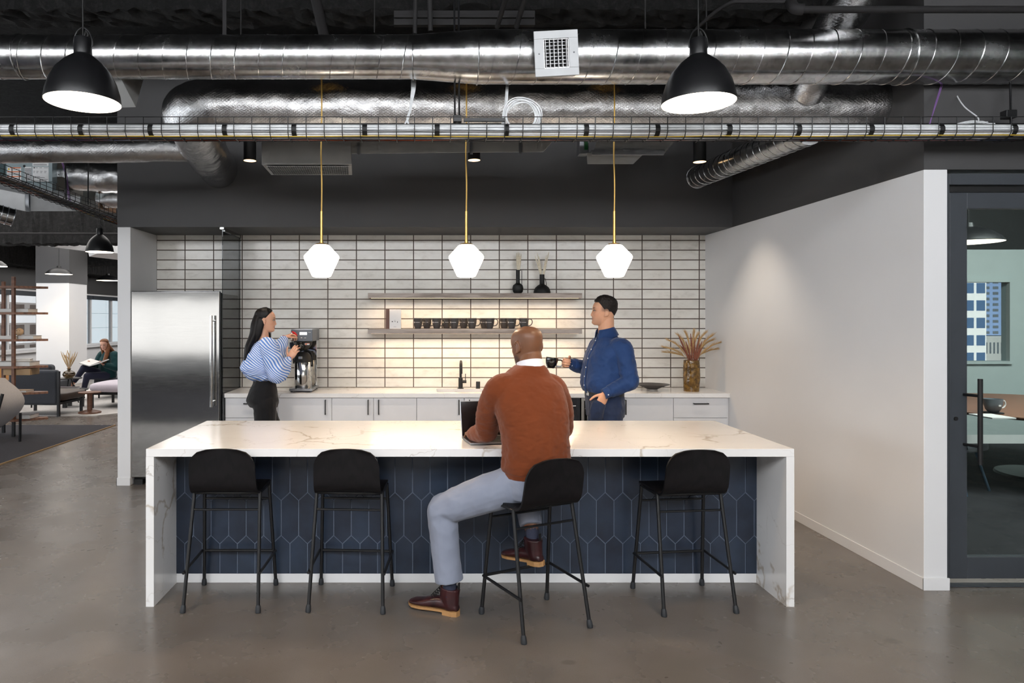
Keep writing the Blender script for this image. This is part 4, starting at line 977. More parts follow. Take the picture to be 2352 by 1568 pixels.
solo('duct_strap', MB().box(at(2238,0,4.3).x-.02, at(2238,0,4.3).x+.02, 4.29, 4.295, 3.3, ZC), M['pipe'], 'flat dark strap holding the spiral duct above the glass door', 'hanger')
solo('hanger_rod', MB().tube([at(860,75,4.3), at(861,-60,4.3)], .004, 6), M['pipe'], 'thin dark hanger rod between the reducer and the slanted pipe', 'hanger')
solo('hanger_rod', MB().tube([at(1482,66,4.3), at(1482,-60,4.3)], .005, 6), M['pipe'], 'thin dark hanger rod between the air register and the dome lamp', 'hanger')
ju = thing('junction_box', 'dark round junction box on the ceiling above the strut rack', 'junction box', tuple(at(1085,8,5.0)))
obj('box', MB().lathe([(0,0),(.12,0),(.13,.02),(.13,.2),(0,.2)], 24, tuple(at(1085,24,4.8))), M['ceil'], ju)
obj('conduit', MB().tube([at(1085,10,4.8)+Vector((0,0,.1)), at(1400,-20,4.8)], .015, 10), M['pipe'], ju)

# ------------------------------------------------------------------ equipment over the lounge entrance
VY = 9.0
vb = thing('air_handling_box', 'pale blue grey sheet metal air unit with warning labels over the lounge', 'air unit', tuple(at(68,400,VY)))
bx_ = lambda mb, x0, x1, y0, y1, d0, d1, Y=VY: mb.box(at(x0,0,Y).x, at(x1,0,Y).x, Y+d0, Y+d1, at(0,y1,Y).z, at(0,y0,Y).z)
obj('cabinet', bx_(bx_(MB(), 14, 120, 330, 417, 0, .8), 35, 116, 417, 440, .05, .8), M['vav'], vb, bevel=.004)
obj('side_panel', bx_(MB(), -30, 12, 330, 440, .02, .8), mat('dark_teal_panel', (60,80,84), .5), vb)
w_ = obj('warning_label', bx_(MB(), 17, 49, 384, 419, -.004, 0), M['white_metal'], vb)
m_ = MB()
for y in (384.5, 393.5, 404.5): bx_(m_, 24 if y < 390 else 17.5, 48, y, y+2, -.006, -.004)
obj('warning_bands', m_, M['orange'], w_)
obj('warning_triangle', MB().prism([(at(18,0,VY).x,at(0,390,VY).z),(at(23.5,0,VY).x,at(0,390,VY).z),(at(20.7,0,VY).x,at(0,385,VY).z)], VY-.006, VY-.004, 'y'), M['yellow'], w_)
m_ = MB()
for y in (388,390,397.5,399.5,401,409,411,413): bx_(m_, 26 if y < 392 else 18, 46, y, y+.6, -.005, -.004)
obj('warning_text', m_, M['ink'], w_)
g_ = obj('louvre_label', bx_(MB(), 57, 73, 383, 415, -.004, 0), M['white_metal'], vb)
m_ = MB()
for i in range(10): bx_(m_, 57.5, 72.5, 387+2.8*i, 388.2+2.8*i, -.006, -.004)
obj('label_bars', m_, M['ink'], g_)
n_ = obj('rating_plate', bx_(bx_(MB(), 75, 112, 383, 417, -.004, 0), 75, 112, 340, 381, -.004, 0), M['white_metal'], vb)
m_ = MB()
for (a, b, y) in ((82,87,385),(91,97,385),(101,111,385),(77,81,393),(84,89,393),(93,98,393),(102,107,393),(77,80,396),(84,88,396),(93,97,396),(102,106,396),(77,92,405.5),(77,103,407.5),(92,110,411.5),(77,108,414.5),(77,108,377),(77,108,379)): bx_(m_, a, b, y, y+.8, -.005, -.004)
m_.lathe([(0,0),(.009,0),(.009,.002),(0,.002)], 14, (at(79,0,VY).x, VY-.004, at(0,385.3,VY).z), Matrix.Rotation(PI/2,3,'X'))
obj('plate_text', m_, M['ink'], n_)
obj('cable_hole', MB().lathe([(0,0),(.016,0),(.016,.004),(0,.004)], 16, (at(56,0,VY).x, VY-.001, at(0,381.5,VY).z), Matrix.Rotation(PI/2,3,'X')), M['black'], vb)
f2 = thing('foil_duct', 'short foil wrapped duct leaving the blue grey air unit', 'air duct', tuple(at(200,400,9.2)))
wrap([at(135,404,9.3), at(160,402,9.3), at(210,404,9.3), at(290,406,9.3)], .19, 31, parent=f2, amp=.022)
obj('collar', bx_(MB(), 118, 138, 360, 432, .12, .6), mat('dark_sheet_metal', (70,66,60), .5, .6), f2)
f3 = thing('foil_duct', 'foil duct stub with a lined square end, low beside the partition top', 'air duct', tuple(at(250,455,10)))
wrap([at(228,456,10.1), at(250,456,10.1), at(300,458,10.1)], .13, 37, parent=f3, amp=.012)
obj('lined_box', bx_(MB(), 178, 229, 440, 476, 0, .5, 10), mat('grey_duct_liner', (92,88,84), .8), f3, bevel=.003)
obj('frame_edge', bx_(bx_(MB(), 176, 179, 436, 474, -.01, .5, 10), 227, 231, 436, 478, -.01, .5, 10), mat('brown_frame', (120,86,58), .6), f3)
wd = thing('flat_duct', 'white duct board trunk running under the air unit', 'air duct', tuple(at(70,460,8.6)))
obj('trunk', MB().hexa([P(-120,448,8.0),P(57,485,8.4),P(185,485,9.2),P(60,440,9.2),P(-120,410,8.0),P(57,446,8.4),P(185,452,9.2),P(60,415,9.2)]), M['lit_white'], wd, bevel=.004)
obj('trunk_seam', MB().hexa([P(58,470,8.38),P(66,470,8.38),P(70,486,8.4),P(60,486,8.4),P(58,446,8.38),P(66,446,8.38),P(70,446,8.4),P(60,446,8.4)]), M['alu'], wd)
e0, e1 = at(-40,480,8.0), at(30,499,8.2)
se = thing('spiral_duct', 'open end of a spiral duct at the photo edge below the white duct', 'air duct', tuple(e1))
obj('duct_section', MB().tube([e0,e1], .105, 32), M['galv'], se)
ex = (e1-e0).normalized(); eu = ex.orthogonal().normalized(); ew = ex.cross(eu)
for t_ in (-.0,-.07,-.13,-.2): obj('seam', MB().tube([e1+ex*t_+(eu*math.cos(a)+ew*math.sin(a))*.107 for a in [2*PI*k/32 for k in range(32)]], .005, 5, closed=True), M['alu'], se)
solo('conduit', MB().tube([at(-60,536,11.8), at(300,537,11.8)], .022, 10), M['pipe'], 'dark conduit running along the rough beam over the lounge', 'conduit')
solo('hanger_rod', MB().tube([at(203,367,8.2), at(202,470,8.2)], .008, 6), M['black_metal'], 'thin black rod holding the lounge tray near the partition', 'hanger')
solo('hanger_rod', MB().tube([at(149,340,6.6), at(152,462,6.6)], .008, 6), M['black_metal'], 'thin black rod holding the lounge tray near the foil duct', 'hanger')
strands('cable_drop', 'thin violet cables dropping into the lounge tray', [[P(140,368,6.7),P(150,400,6.65),P(155,440,6.6),P(160,470,6.55)],[P(142,368,6.7),P(153,400,6.65),P(158,440,6.6),P(163,468,6.55)]], M['cable_p'], .004)
for (a, b, lab) in (((112,552,13.2),(152,548,13.6),'angular white duct piece under the rough beam, over the shelf unit'), ((205,575,13.4),(262,566,13.9),'angular white duct piece behind the distant dome lamp')):
    x0, x1 = at(a[0],0,a[2]).x, at(b[0],0,b[2]).x; z = at(0,a[1],a[2]).z
    k_ = thing('duct_piece', lab, 'air duct', (x0,a[2],z))
    obj('shell', MB().hexa([(x0,a[2],z-.12),(x1,a[2],z-.02),(x1+.3,a[2]+1,z-.02),(x0+.3,a[2]+1,z-.12),(x0-.1,a[2],z+.25),(x1,a[2],z+.25),(x1+.3,a[2]+1,z+.25),(x0+.2,a[2]+1,z+.25)]), M['lit_white'], k_)
# ------------------------------------------------------------------ lounge
solo('area_rug', MB().box(-9.5,-4.885,7.4,10.67,0,.010), M['rug_dark'], 'dark charcoal rug with a thin tan edge near the kitchen floor', 'rug')
bpy.data.objects['area_rug.001'].name  # (the meeting room carpet took the first name)
rr = [o for o in bpy.data.objects if o.name == 'area_rug.001'][0]
obj('rug_edge', MB().box(-4.885,-4.868,7.4,10.67,0,.012), M['tan'], rr)
solo('area_rug', MB().prism([(-8.3,11.74),(-5.66,11.70),(-5.0,12.45),(-4.0,16.2),(-8.6,16.2)], 0, .014), M['rug_white'], 'ivory rug under the lounge chairs and low tables', 'rug')

solo('area_rug', MB().box(-11.5,-3.3,-7.5,2.7,0,.010), M['rug_dark'], 'dark carpet of the open office area mirrored in the refrigerator door', 'rug')
def rbox(mb_parts, name, mt, parent, bevel=.02, segs=3, **k): return obj(name, mb_parts, mt, parent, bevel=bevel, segs=segs, **k)
# wooden shelf unit
su_ = thing('shelf_unit', 'open walnut shelf unit with slim posts and stacked boards in the lounge', 'shelf unit', (-5.9,9.7,0))
SHZ = [.255,.625,1.0,1.38,1.76,2.13]
def quadbox(pts, z0, z1): return MB().prism(pts, z0, z1)
for i, z in enumerate(SHZ):
    obj('board', quadbox([(-8.2,9.62),(-5.78,9.55),(-5.44,9.80),(-5.48,9.86),(-8.2,9.98)], z-.03, z), M['walnut_h'], su_)
for x, y, h, c in ((-5.815,9.60,2.26,0), (-6.16,9.93,2.21,0)):
    obj('post', MB().box(x-.021,x+.021,y-.021,y+.021,.24,h), M['walnut'], su_, bevel=.003)
    obj('leg', MB().box(x-.018,x+.018,y-.018,y+.018,0,.24), M['black_metal'], su_)
def book(label, x0, x1, y0, y1, z, h, mt, rot=0):
    c = ((x0+x1)/2, (y0+y1)/2)
    Mx = Matrix.Translation((c[0],c[1],z)) @ Matrix.Rotation(rot,4,'Z'); a, b = (x1-x0)/2, (y1-y0)/2
    r = thing('book', label, 'book', (c[0],c[1],z))
    obj('cover', MB().box(-a,a,-b,b,0,.003,Mx).box(-a,a,-b,b,h-.003,h,Mx).box(-a,-a+.004,-b,b,0,h,Mx), M[mt], r)
    obj('pages', MB().box(-a+.004,a-.005,-b+.005,b-.005,.003,h-.003,Mx), M['paper'], r)
    return r
book('long pale book lying on the upper board of the shelf unit', -6.05,-5.62,9.62,9.86,1.76,.05,'book_grey')
book('grey book lying under the wooden ball on the shelf unit', -5.78,-5.56,9.64,9.86,1.38,.05,'book_grey')
book('pale book beside the wooden ball, behind the front post', -6.25,-5.82,9.66,9.9,1.38,.042,'paper')
book('thick grey book lying on the shelf board level with the sofa back', -6.1,-5.60,9.62,9.88,1.0,.062,'book_grey')
book('white booklet on top of the thick grey book', -5.9,-5.66,9.66,9.84,1.064,.03,'paper',.3)
book('small pale book on the low shelf board beside the pale armchair', -5.95,-5.66,9.64,9.84,.625,.03,'book_tan')
book('white paged book with a dark cover on the bottom shelf board', -5.96,-5.6,9.62,9.86,.255,.06,'book_dark')
solo('tan_box', MB().box(-6.0,-5.62,9.66,9.9,.87,.962), M['book_tan'], 'tan box under the shelf board level with the sofa back', 'box', bevel=.004)
cb = at(45, 763, 9.72)
wb = thing('decor_ball', 'pale wooden ball with small dark eyes on the shelf unit', 'ornament', (cb.x,9.72,1.43))
obj('ball', MB().sphere((cb.x,9.72,1.432+.052), .052, 24, 16), mat('pale_turned_wood', (206,174,138), .6), wb, smooth=60)
for dx in (-.012,.03): obj('eye', MB().sphere((cb.x+dx,9.671,1.50), .005, 8, 6), M['black'], wb)
for dx in (-.02,.02): obj('foot', MB().sphere((cb.x+dx,9.71,1.433), .010, 8, 6), mat('pale_turned_wood_dark', (176,144,108), .6), wb)

# pale armchair at the photo edge
def cushion(c, sx, sy, sz, mt, name, parent, Mx=None, e=.28, n=24):
    mb = MB(); R = []
    for i in range(n//2+1):
        t = -PI/2+PI*i/(n//2); t = max(-PI/2+.02, min(PI/2-.02, t)); ring = []
        for k in range(n*2):
            a = 2*PI*k/(n*2); f = lambda v, p: math.copysign(abs(v)**p, v)
            p = Vector((sx*f(math.cos(t),e)*f(math.cos(a),e), sy*f(math.cos(t),e)*f(math.sin(a),e), sz*f(math.sin(t),e*1.3)))
            if Mx is not None: p = Mx @ p
            ring.append((p.x+c[0], p.y+c[1], p.z+c[2]))
        R.append(ring)
    return obj(name, mb.rings(R), M[mt] if isinstance(mt, str) else mt, parent, smooth=60)
pa = thing('lounge_chair', 'pale grey shell lounge chair with a slim black side leg, cut by the photo edge', 'armchair', (-5.8,8.9,0))
rows = []
prof = [(0,.24),(.05,.36),(.09,.50),(.10,.62),(.07,.75),(.0,.87)]
R = []
for i in range(13):
    t = i/12; z = .22+.66*t; bulge = .14*math.sin(PI*min(1,t*1.05)); ring = []
    for k in range(18):
        u = -1+2*k/17; ring.append((-5.66+bulge-.16*(1-t)**2-.10*t*t, 8.52+.36*(u+1)*(.8+.2*math.sin(PI*t)), z))
    thick = [(x-.05-.02*math.sin(PI*t), y, zz) for x, y, zz in ring]
    R.append(ring+thick[::-1])
mb = MB().rings(R)
obj('back_shell', mb, M['fab_light'], pa, smooth=60)
cushion((-6.05,8.88,.42), .36,.36,.09,'fab_light','seat_cushion',pa)
obj('leg', MB().tube([(-5.50,8.62,.72),(-5.585,8.58,.32),(-5.62,8.57,0)], .02, 10), M['black_metal'], pa)
obj('leg', MB().tube([(-5.62,9.2,.4),(-5.64,9.22,0)], .018, 10), M['black_metal'], pa)
obj('leg', MB().tube([(-6.4,8.6,.36),(-6.42,8.58,0)], .018, 10), M['black_metal'], pa)
obj('leg', MB().tube([(-6.4,9.2,.36),(-6.42,9.22,0)], .018, 10), M['black_metal'], pa)

pa.location.x += .14
# dark armchair seen from behind
da = thing('lounge_chair', 'charcoal lounge chair with black frame seen from behind, on the ivory rug', 'armchair', (-6.5,11.9,0))
Md = Matrix.Translation((-6.69,11.62,0)) @ Matrix.Rotation(math.radians(-4),4,'Z')
obj('backrest', MB().box(-.44,.44,-.05,.06,.20,.80,Md), M['fab_dark'], da, bevel=.05, segs=4)
cushion((-6.53,12.0,.335), .37,.38,.075, 'leather','seat_cushion', da, Matrix.Rotation(math.radians(-4),3,'Z'))
obj('arm_panel', MB().box(-.50,-.42,0,.62,.24,.62,Md), M['fab_dark'], da, bevel=.03, segs=3)
for x, y in ((.46,-.04),(.44,.66),(-.42,.0),(-.42,.66)):
    obj('leg', MB().box(x-.02,x+.02,y-.02,y+.02,.015,.78 if (x > 0 and y < 0) else .25,Md), M['black_metal'], da)
obj('seat_frame', MB().box(-.44,.46,-.04,.66,.21,.25,Md), M['black_metal'], da)
ds = thing('sofa', 'dark sofa back behind the charcoal lounge chair', 'sofa', (-7.5,13.4,0))
obj('backrest', MB().box(-8.6,-7.28,13.2,13.42,.25,.78), M['fab_dark'], ds, bevel=.07, segs=4)
obj('seat', MB().box(-8.6,-7.3,13.42,14.1,.2,.45), M['fab_dark'], ds, bevel=.05, segs=3)
for x in (-8.5,-7.4):
    for y in (13.3,14.0): obj('leg', MB().tube([(x,y,.015),(x,y,.22)], .02, 8), M['black_metal'], ds)
ca = thing('lounge_chair', 'caramel leather lounge chair half hidden behind the shelf posts', 'armchair', (-7.6,12.4,0))
car = mat('caramel_leather',(190,128,62),.55)
obj('backrest', MB().box(-8.0,-7.30,12.05,12.15,.38,.83), car, ca, bevel=.04, segs=3)
obj('seat', MB().box(-8.0,-7.32,12.15,12.75,.30,.44), car, ca, bevel=.04, segs=3)
for x in (-7.95,-7.36):
    for y in (12.08,12.7): obj('leg', MB().tube([(x,y,.015),(x,y,.36)], .015, 8), M['black_metal'], ca)

# tables
def round_table(name, label, x, y, h, r, mt, legs, cat='side table', top_t=.018):
    t = thing(name, label, cat, (x,y,0)); 
    obj('tabletop', MB().lathe([(0,h-top_t),(r-.006,h-top_t),(r,h-top_t*.5),(r,h-.003),(r-.004,h),(0,h)], 40, (x,y,0)), mt, t)
    return t
tb = round_table('side_table', 'tall black side table carrying the glass vase', -7.02, 13.4, .51, .228, M['black_metal'], 3)
for k in range(3):
    a = 2*PI*k/3+.5; obj('leg', MB().tube([(-7.02+.03*math.cos(a),13.4+.03*math.sin(a),.49),(-7.02+.16*math.cos(a),13.4+.16*math.sin(a),.014)], .011, 8), M['black_metal'], tb)
lt = round_table('coffee_table', 'low black round table carrying a dark book', -6.68, 12.85, .345, .28, M['black_metal'], 3)
for k in range(3):
    a = 2*PI*k/3+.2; obj('leg', MB().box(-6.68+.17*math.cos(a)-.03,-6.68+.17*math.cos(a)+.03,12.85+.17*math.sin(a)-.03,12.85+.17*math.sin(a)+.03,.014,.33), M['black_metal'], lt)
book('dark book with a red spine lying on the low black table', -6.95,-6.52,12.62,12.82,.345,.055,'book_dark')
wt = round_table('side_table', 'small walnut pedestal table at the corner of the ivory rug', -5.93, 12.0, .385, .186, M['walnut'], 1, top_t=.022)
obj('pedestal', MB().tube([(-5.93,12,.05),(-5.93,12,.365)], .045, 8), M['walnut'], wt)
obj('base', MB().lathe([(0,.0),(.186,.0),(.186,.02),(.07,.055),(0,.055)], 40, (-5.93,12,.0145)), M['walnut'], wt)
ob_ = thing('ottoman', 'pale lilac upholstered bench on black legs beside the partition', 'bench', (-5.6,12.9,0))
cushion((-5.60,13.05,.39),.72,.5,.10,'fab_lilac','cushion',ob_, e=.45)
obj('frame', MB().box(-6.22,-4.9,12.62,13.5,.26,.30), M['black_metal'], ob_)
for x, y in ((-6.2,12.64),(-5.5,12.85),(-6.2,13.48),(-4.92,12.64)): obj('leg', MB().box(x-.02,x+.02,y-.02,y+.02,.015,.27), M['black_metal'], ob_)
bs = thing('bench_sofa', 'dark grey bench sofa the reading woman sits on', 'sofa', (-6.3,14.6,0))
obj('seat', MB().box(-6.95,-4.6,14.2,15.0,.18,.43), M['fab_dark'], bs, bevel=.05, segs=3)
obj('backrest', MB().box(-6.5,-4.6,14.92,15.1,.3,.78), M['fab_dark'], bs, bevel=.05, segs=3)
for x in (-6.85,-4.7):
    for y in (14.25,14.95): obj('leg', MB().tube([(x,y,.015),(x,y,.2)], .018, 8), M['black_metal'], bs)
# glass vase with dried grass
vx, vy2, vz = -7.02, 13.38, .51
gv = thing('glass_vase', 'round smoked glass vase with a ring neck on the tall black table', 'vase', (vx,vy2,vz))
obj('body', MB().lathe([(0,0),(.06,0),(.105,.035),(.118,.075),(.10,.118),(.05,.142),(.032,.15),(.03,.175),(.04,.18),(.04,.188),(.03,.188),(.026,.15),(.045,.137),(.094,.113),(.111,.075),(.098,.038),(0,.008)], 32, (vx,vy2,vz)), m_glass('smoked_vase_glass', (196,186,170), fac=.1), gv, smooth=60)
rg = random.Random(12)
for i in range(20):
    dx = -.15+.32*i/19+rg.uniform(-.02,.02); dz = .5+.06*math.sin(i*1.7)-.25*abs(dx)
    plume([(vx+dx*.1,vy2,vz+.1),(vx+dx*.15,vy2,vz+.19),(vx+dx*.6,vy2+rg.uniform(-.05,.05),vz+.19+(dz-.19)*.6),(vx+dx,vy2+rg.uniform(-.08,.08),vz+dz)], .0065, M['straw'] if i % 3 else M['cream'], 'dried straw stem in the round smoked glass vase', 'dried stems in the round glass vase', hairs=24, hl=1.5, seed=100+i, stem=.0025, name='dried_stem')

# ------------------------------------------------------------------ meeting room contents
mt_ = thing('meeting_table', 'round walnut meeting table behind the glass door', 'table', (6.6,7.2,0))
obj('tabletop', MB().lathe([(0,.715),(1.27,.715),(1.30,.735),(1.30,.745),(0,.745)], 64, (6.55,7.2,0)), M['walnut_h'], mt_)
obj('pedestal', MB().lathe([(.09,.04),(.07,.1),(.07,.715)], 24, (6.55,7.2,0)), M['black_metal'], mt_)
obj('base', MB().lathe([(0,.012),(.45,.012),(.44,.035),(.1,.05),(0,.05)], 32, (6.55,7.2,0)), M['black_metal'], mt_)
cpx, cpy = 5.53, 6.67
cp_ = thing('mug', 'grey mug with a pale rim on the meeting table', 'mug', (cpx,cpy,.75))
obj('cup', MB().lathe([(0,0),(.04,0),(.062,.03),(.076,.08),(.08,.13),(.077,.13),(.058,.035),(0,.01)], 28, (cpx,cpy,.756)), mat('grey_stoneware', (110,116,122), .4), cp_, smooth=60)
obj('handle', MB().tube(smooth_path([(cpx+.075,cpy,.86),(cpx+.11,cpy,.865),(cpx+.12,cpy,.83),(cpx+.1,cpy,.80),(cpx+.066,cpy,.80)], 4), .006, 8), M['white_metal'], cp_)
obj('logo', MB().box(cpx-.012,cpx+.012,cpy-.081,cpy-.076,.82,.835), M['print'], cp_)
solo('coaster', MB().lathe([(0,0),(.085,0),(.085,.009),(0,.009)], 28, (cpx,cpy,.746)), M['black'], 'black coaster under the grey mug', 'coaster')
solo('notepad', MB().box(5.2,5.42,6.28,6.56,.7455,.757), M['paper'], 'white notepad on the meeting table beside the mug', 'notepad')
def make_mchair(label):
    r = thing('meeting_chair', label, 'chair', local=True, group='dark chairs round the meeting table')
    R = []
    for i in range(10):
        t = i/9; ring = []
        y = -.02-.24*t**.6; z = .46+.36*max(0,t-.15)
        for k in range(15):
            u = -1+2*k/14; ring.append((.25*u*(1-.25*t*t), -.2*t+.22*(1-t)*0+.10*u*u*t-.02, .45+.40*t**1.3))
        R.append(ring+[(x*.97,y_+.03,z_) for x,y_,z_ in ring][::-1])
    obj('backrest', MB().rings(R), mat('dark_teal_wool', (38,50,58), .9), r, smooth=60)
    cushion((0,.18,.44), .25,.24,.045, 'fab_dark', 'seat', r)
    for x, y in ((-.2,-.02),(.2,-.02),(-.19,.36),(.19,.36)): obj('leg', MB().tube([(x*.75,y*.8+.04,.42),(x*1.25,y*1.15-.02,.012)], .012, 8), mat('blue_grey_tube', (70,92,110), .35), r)
    return r
c = make_mchair('dark shell chair at the near side of the meeting table by the photo edge'); c.location = (5.62,5.65,0); c.rotation_euler = (0,0,-.35)
dup(c, (4.95,6.6,0), -1.1, 'dark shell chair behind the door handle at the meeting table')
dup(c, (6.2,8.75,0), 2.9, 'dark shell chair at the far side of the meeting table under the window')

# ------------------------------------------------------------------ the city outside
def tower(name, label, x0, x1, y, depth, z0, z1, fw, fh, wall_m, nx, nz, wfrac=(.62,.55), win=None, face='front'):
    r = thing(name, label, 'building', ((x0+x1)/2, y, z0))
    obj('facade', MB().box(x0,x1,y,y+depth,z0,z1), wall_m, r)
    pw, ph = (x1-x0)/nx, (z1-z0)/nz; cells = []
    for i in range(nx):
        for j in range(nz): cells.append((x0+pw*(i+.5), z0+ph*(j+.5)))
    cells.sort(key=lambda c: (c[0]/y-1285/F)**2+((c[1]-1.667)/y)**2)
    each_window(r, [(xx-pw*wfrac[0]/2, xx+pw*wfrac[0]/2, y-.05, y, zz-ph*wfrac[1]/2, zz+ph*wfrac[1]/2) for xx, zz in cells], win)
    return r
def each_window(r, boxes, mt, name='window', most=90):
    for b in boxes[:most]: obj(name, MB().box(*b), mt, r, smooth=None)
    if boxes[most:]:
        W = MB()
        for b in boxes[most:]: W.box(*b)
        obj(name, W, mt, r, smooth=None)['kind'] = 'stuff'
blue_win = emis('blue_window_glass', (112,146,188), .7, .2); grey_win = emis('grey_window_glass', (124,132,138), .6, .25)  # panes emit a little, standing in for daylight on the glass
m_cream = emis('sunlit_cream_facade', (244,240,234), 1.5); m_blue = emis('sunlit_blue_facade', (150,174,214), .9); m_stone = emis('sunlit_stone_facade', (206,204,198), .95)  # emission stands in for sunshine on the tower fronts
tower('office_tower', 'white gridded office tower seen through the meeting room window', 78.4, 98.3, 120, 12, -22, 45.3, 0, 0, m_cream, 10, 22, (.76,.6), blue_win)
tower('office_tower', 'blue balconied tower seen through the meeting room window', 104.8, 132, 131, 12, -1.5, 50, 0, 0, m_blue, 16, 48, (.62,.5), grey_win)
tower('office_building', 'old stone building under the blue tower outside the meeting room', 98.5, 126, 124, 5, -30, -1.6, 0, 0, m_stone, 40, 7, (.42,.5), grey_win)
lb = thing('office_building', 'pale panelled building outside the lounge windows', 'building', (-24,60,0))
obj('facade', MB().box(-26,-24,41.5,85,-10,25), emis('pale_facade', (222,228,232), 1.05), lb)  # facade glows by itself in place of outdoor daylight
W = MB()
for z in (1.0,2.05,3.1,4.2): W.box(-24.03,-24,41.5,85,z,z+.03)
for y in range(43,84,4): W.box(-24.03,-24,y,y+.05,-10,25)
obj('facade_joints', W, M['book_grey'], lb)
lb2 = thing('office_building', 'brown and glass building outside the lounge windows behind the shelf unit', 'building', (-22,36,0))
obj('facade', MB().box(-24,-22,30,41.4,-10,25), emis('grey_brown_facade', (176,166,160), .7), lb2)  # daylight on this front is put in as emission
bands = []; wins = []
for j in range(-6,16):
    bands.append((-22.04,-22,30,41.4,.35+1.1*j,.75+1.1*j))
    for y in np.arange(30,40.5,1.3): wins.append((-22.05,-22,y,y+.8,.8+1.1*j,1.35+1.1*j))
wins.sort(key=lambda b: abs(b[4]-1.5)+.15*abs(b[2]-36))
each_window(lb2, bands, emis('white_balustrade', (220,226,232), .75), 'balustrade'); each_window(lb2, wins, mat('brown_window', (104,84,76), .3))  # balustrades emit too, as if lit by the sky
# ------------------------------------------------------------------ people toolkit
DG = bpy.context.evaluated_depsgraph_get
def fuse(name, mb, mt, parent=None, voxel=.005, smooth_it=4, post=None, disp=None, sub=False):
    """one continuous surface from overlapping closed pieces"""
    t = raw('tmp_fuse', mb, None)
    m = t.modifiers.new('r', 'REMESH'); m.mode = 'VOXEL'; m.voxel_size = voxel; m.use_smooth_shade = True
    s = t.modifiers.new('s', 'SMOOTH'); s.factor = .5; s.iterations = smooth_it
    me = bpy.data.meshes.new_from_object(t.evaluated_get(DG()))
    bpy.data.objects.remove(t)
    n = len(me.vertices); co = np.empty(n*3); me.vertices.foreach_get('co', co); co = co.reshape(-1,3)
    if disp is not None:
        no = np.empty(n*3); me.vertices.foreach_get('normal', no); no = no.reshape(-1,3)
        co = co + no*disp(co)[:,None]; me.vertices.foreach_set('co', co.ravel())
    if post is not None:
        c = post(co); a = me.color_attributes.new('tint', 'FLOAT_COLOR', 'POINT')
        a.data.foreach_set('color', np.concatenate([c, np.ones((n,1))], 1).astype(np.float32).ravel())
    me.polygons.foreach_set('use_smooth', [True]*len(me.polygons)); me.update()
    me.name = name
    o = bpy.data.objects.new(name, me); COL.objects.link(o); me.materials.append(mt)
    attach(o, parent); return o
def limb(mb, pts, rad, n=14, m=6, flat=None, cut=False):
    """tapered round limb with domed ends through the joints; rad number or (a,b) with flat = direction of a"""
    P = smooth_path(pts, m); k = len(pts); R = []
    for i in range(len(P)):
        t = i/(len(P)-1)*(k-1); j = min(int(t), k-2); u = t-j
        f = lambda q: np.array(q if hasattr(q,'__len__') else (q,q), float)
        R.append(f(rad[j])*(1-u)+f(rad[j+1])*u)
    T = [(P[min(i+1,len(P)-1)]-P[max(i-1,0)]).normalized() for i in range(len(P))]
    ref = Vector(flat) if flat is not None else T[0].orthogonal()
    rings = []
    def ring(c, t, r):
        nonlocal ref
        a = (ref - t*ref.dot(t)).normalized(); b = t.cross(a)
        return [c+a*(r[0]*math.cos(2*PI*q/n))+b*(r[1]*math.sin(2*PI*q/n)) for q in range(n)]
    for e in (.98,.8,.45): rings.append(ring(P[0]-T[0]*float(min(R[0])*e), T[0], R[0]*math.sqrt(1-e*e)))
    for i in range(len(P)): rings.append(ring(P[i], T[i], R[i]))
    if not cut:
        for e in (.45,.8,.98): rings.append(ring(P[-1]+T[-1]*float(min(R[-1])*e), T[-1], R[-1]*math.sqrt(1-e*e)))
    mb.rings([[tuple(p) for p in r] for r in rings]); return mb
def stack(mb, secs, n=32, yaw=0., e=2.4, m=5):
    """torso: list of (centre xyz, half width, half depth[, yaw]) in order, superelliptic sections"""
    C = [Vector(s[0]) for s in secs]; P = smooth_path(C, m); k = len(secs); rings = []
    for i, c in enumerate(P):
        t = i/(len(P)-1)*(k-1); j = min(int(t), k-2); u = t-j; u = u*u*(3-2*u)*.5+u*.5
        a = secs[j][1]*(1-u)+secs[j+1][1]*u; b = secs[j][2]*(1-u)+secs[j+1][2]*u
        y0 = secs[j][3] if len(secs[j]) > 3 else yaw; y1 = secs[j+1][3] if len(secs[j+1]) > 3 else yaw; yw = y0*(1-u)+y1*u
        f = lambda v: math.copysign(abs(v)**(2/e), v)
        ring = []
        for q in range(n):
            A = 2*PI*q/n; x, y = a*f(math.cos(A)), b*f(math.sin(A))
            ring.append((c.x+x*math.cos(yw)-y*math.sin(yw), c.y+x*math.sin(yw)+y*math.cos(yw), c.z))
        rings.append(ring)
    up = rings if rings[-1][0][2] > rings[0][0][2] else rings[::-1]
    mb.rings(up); return mb
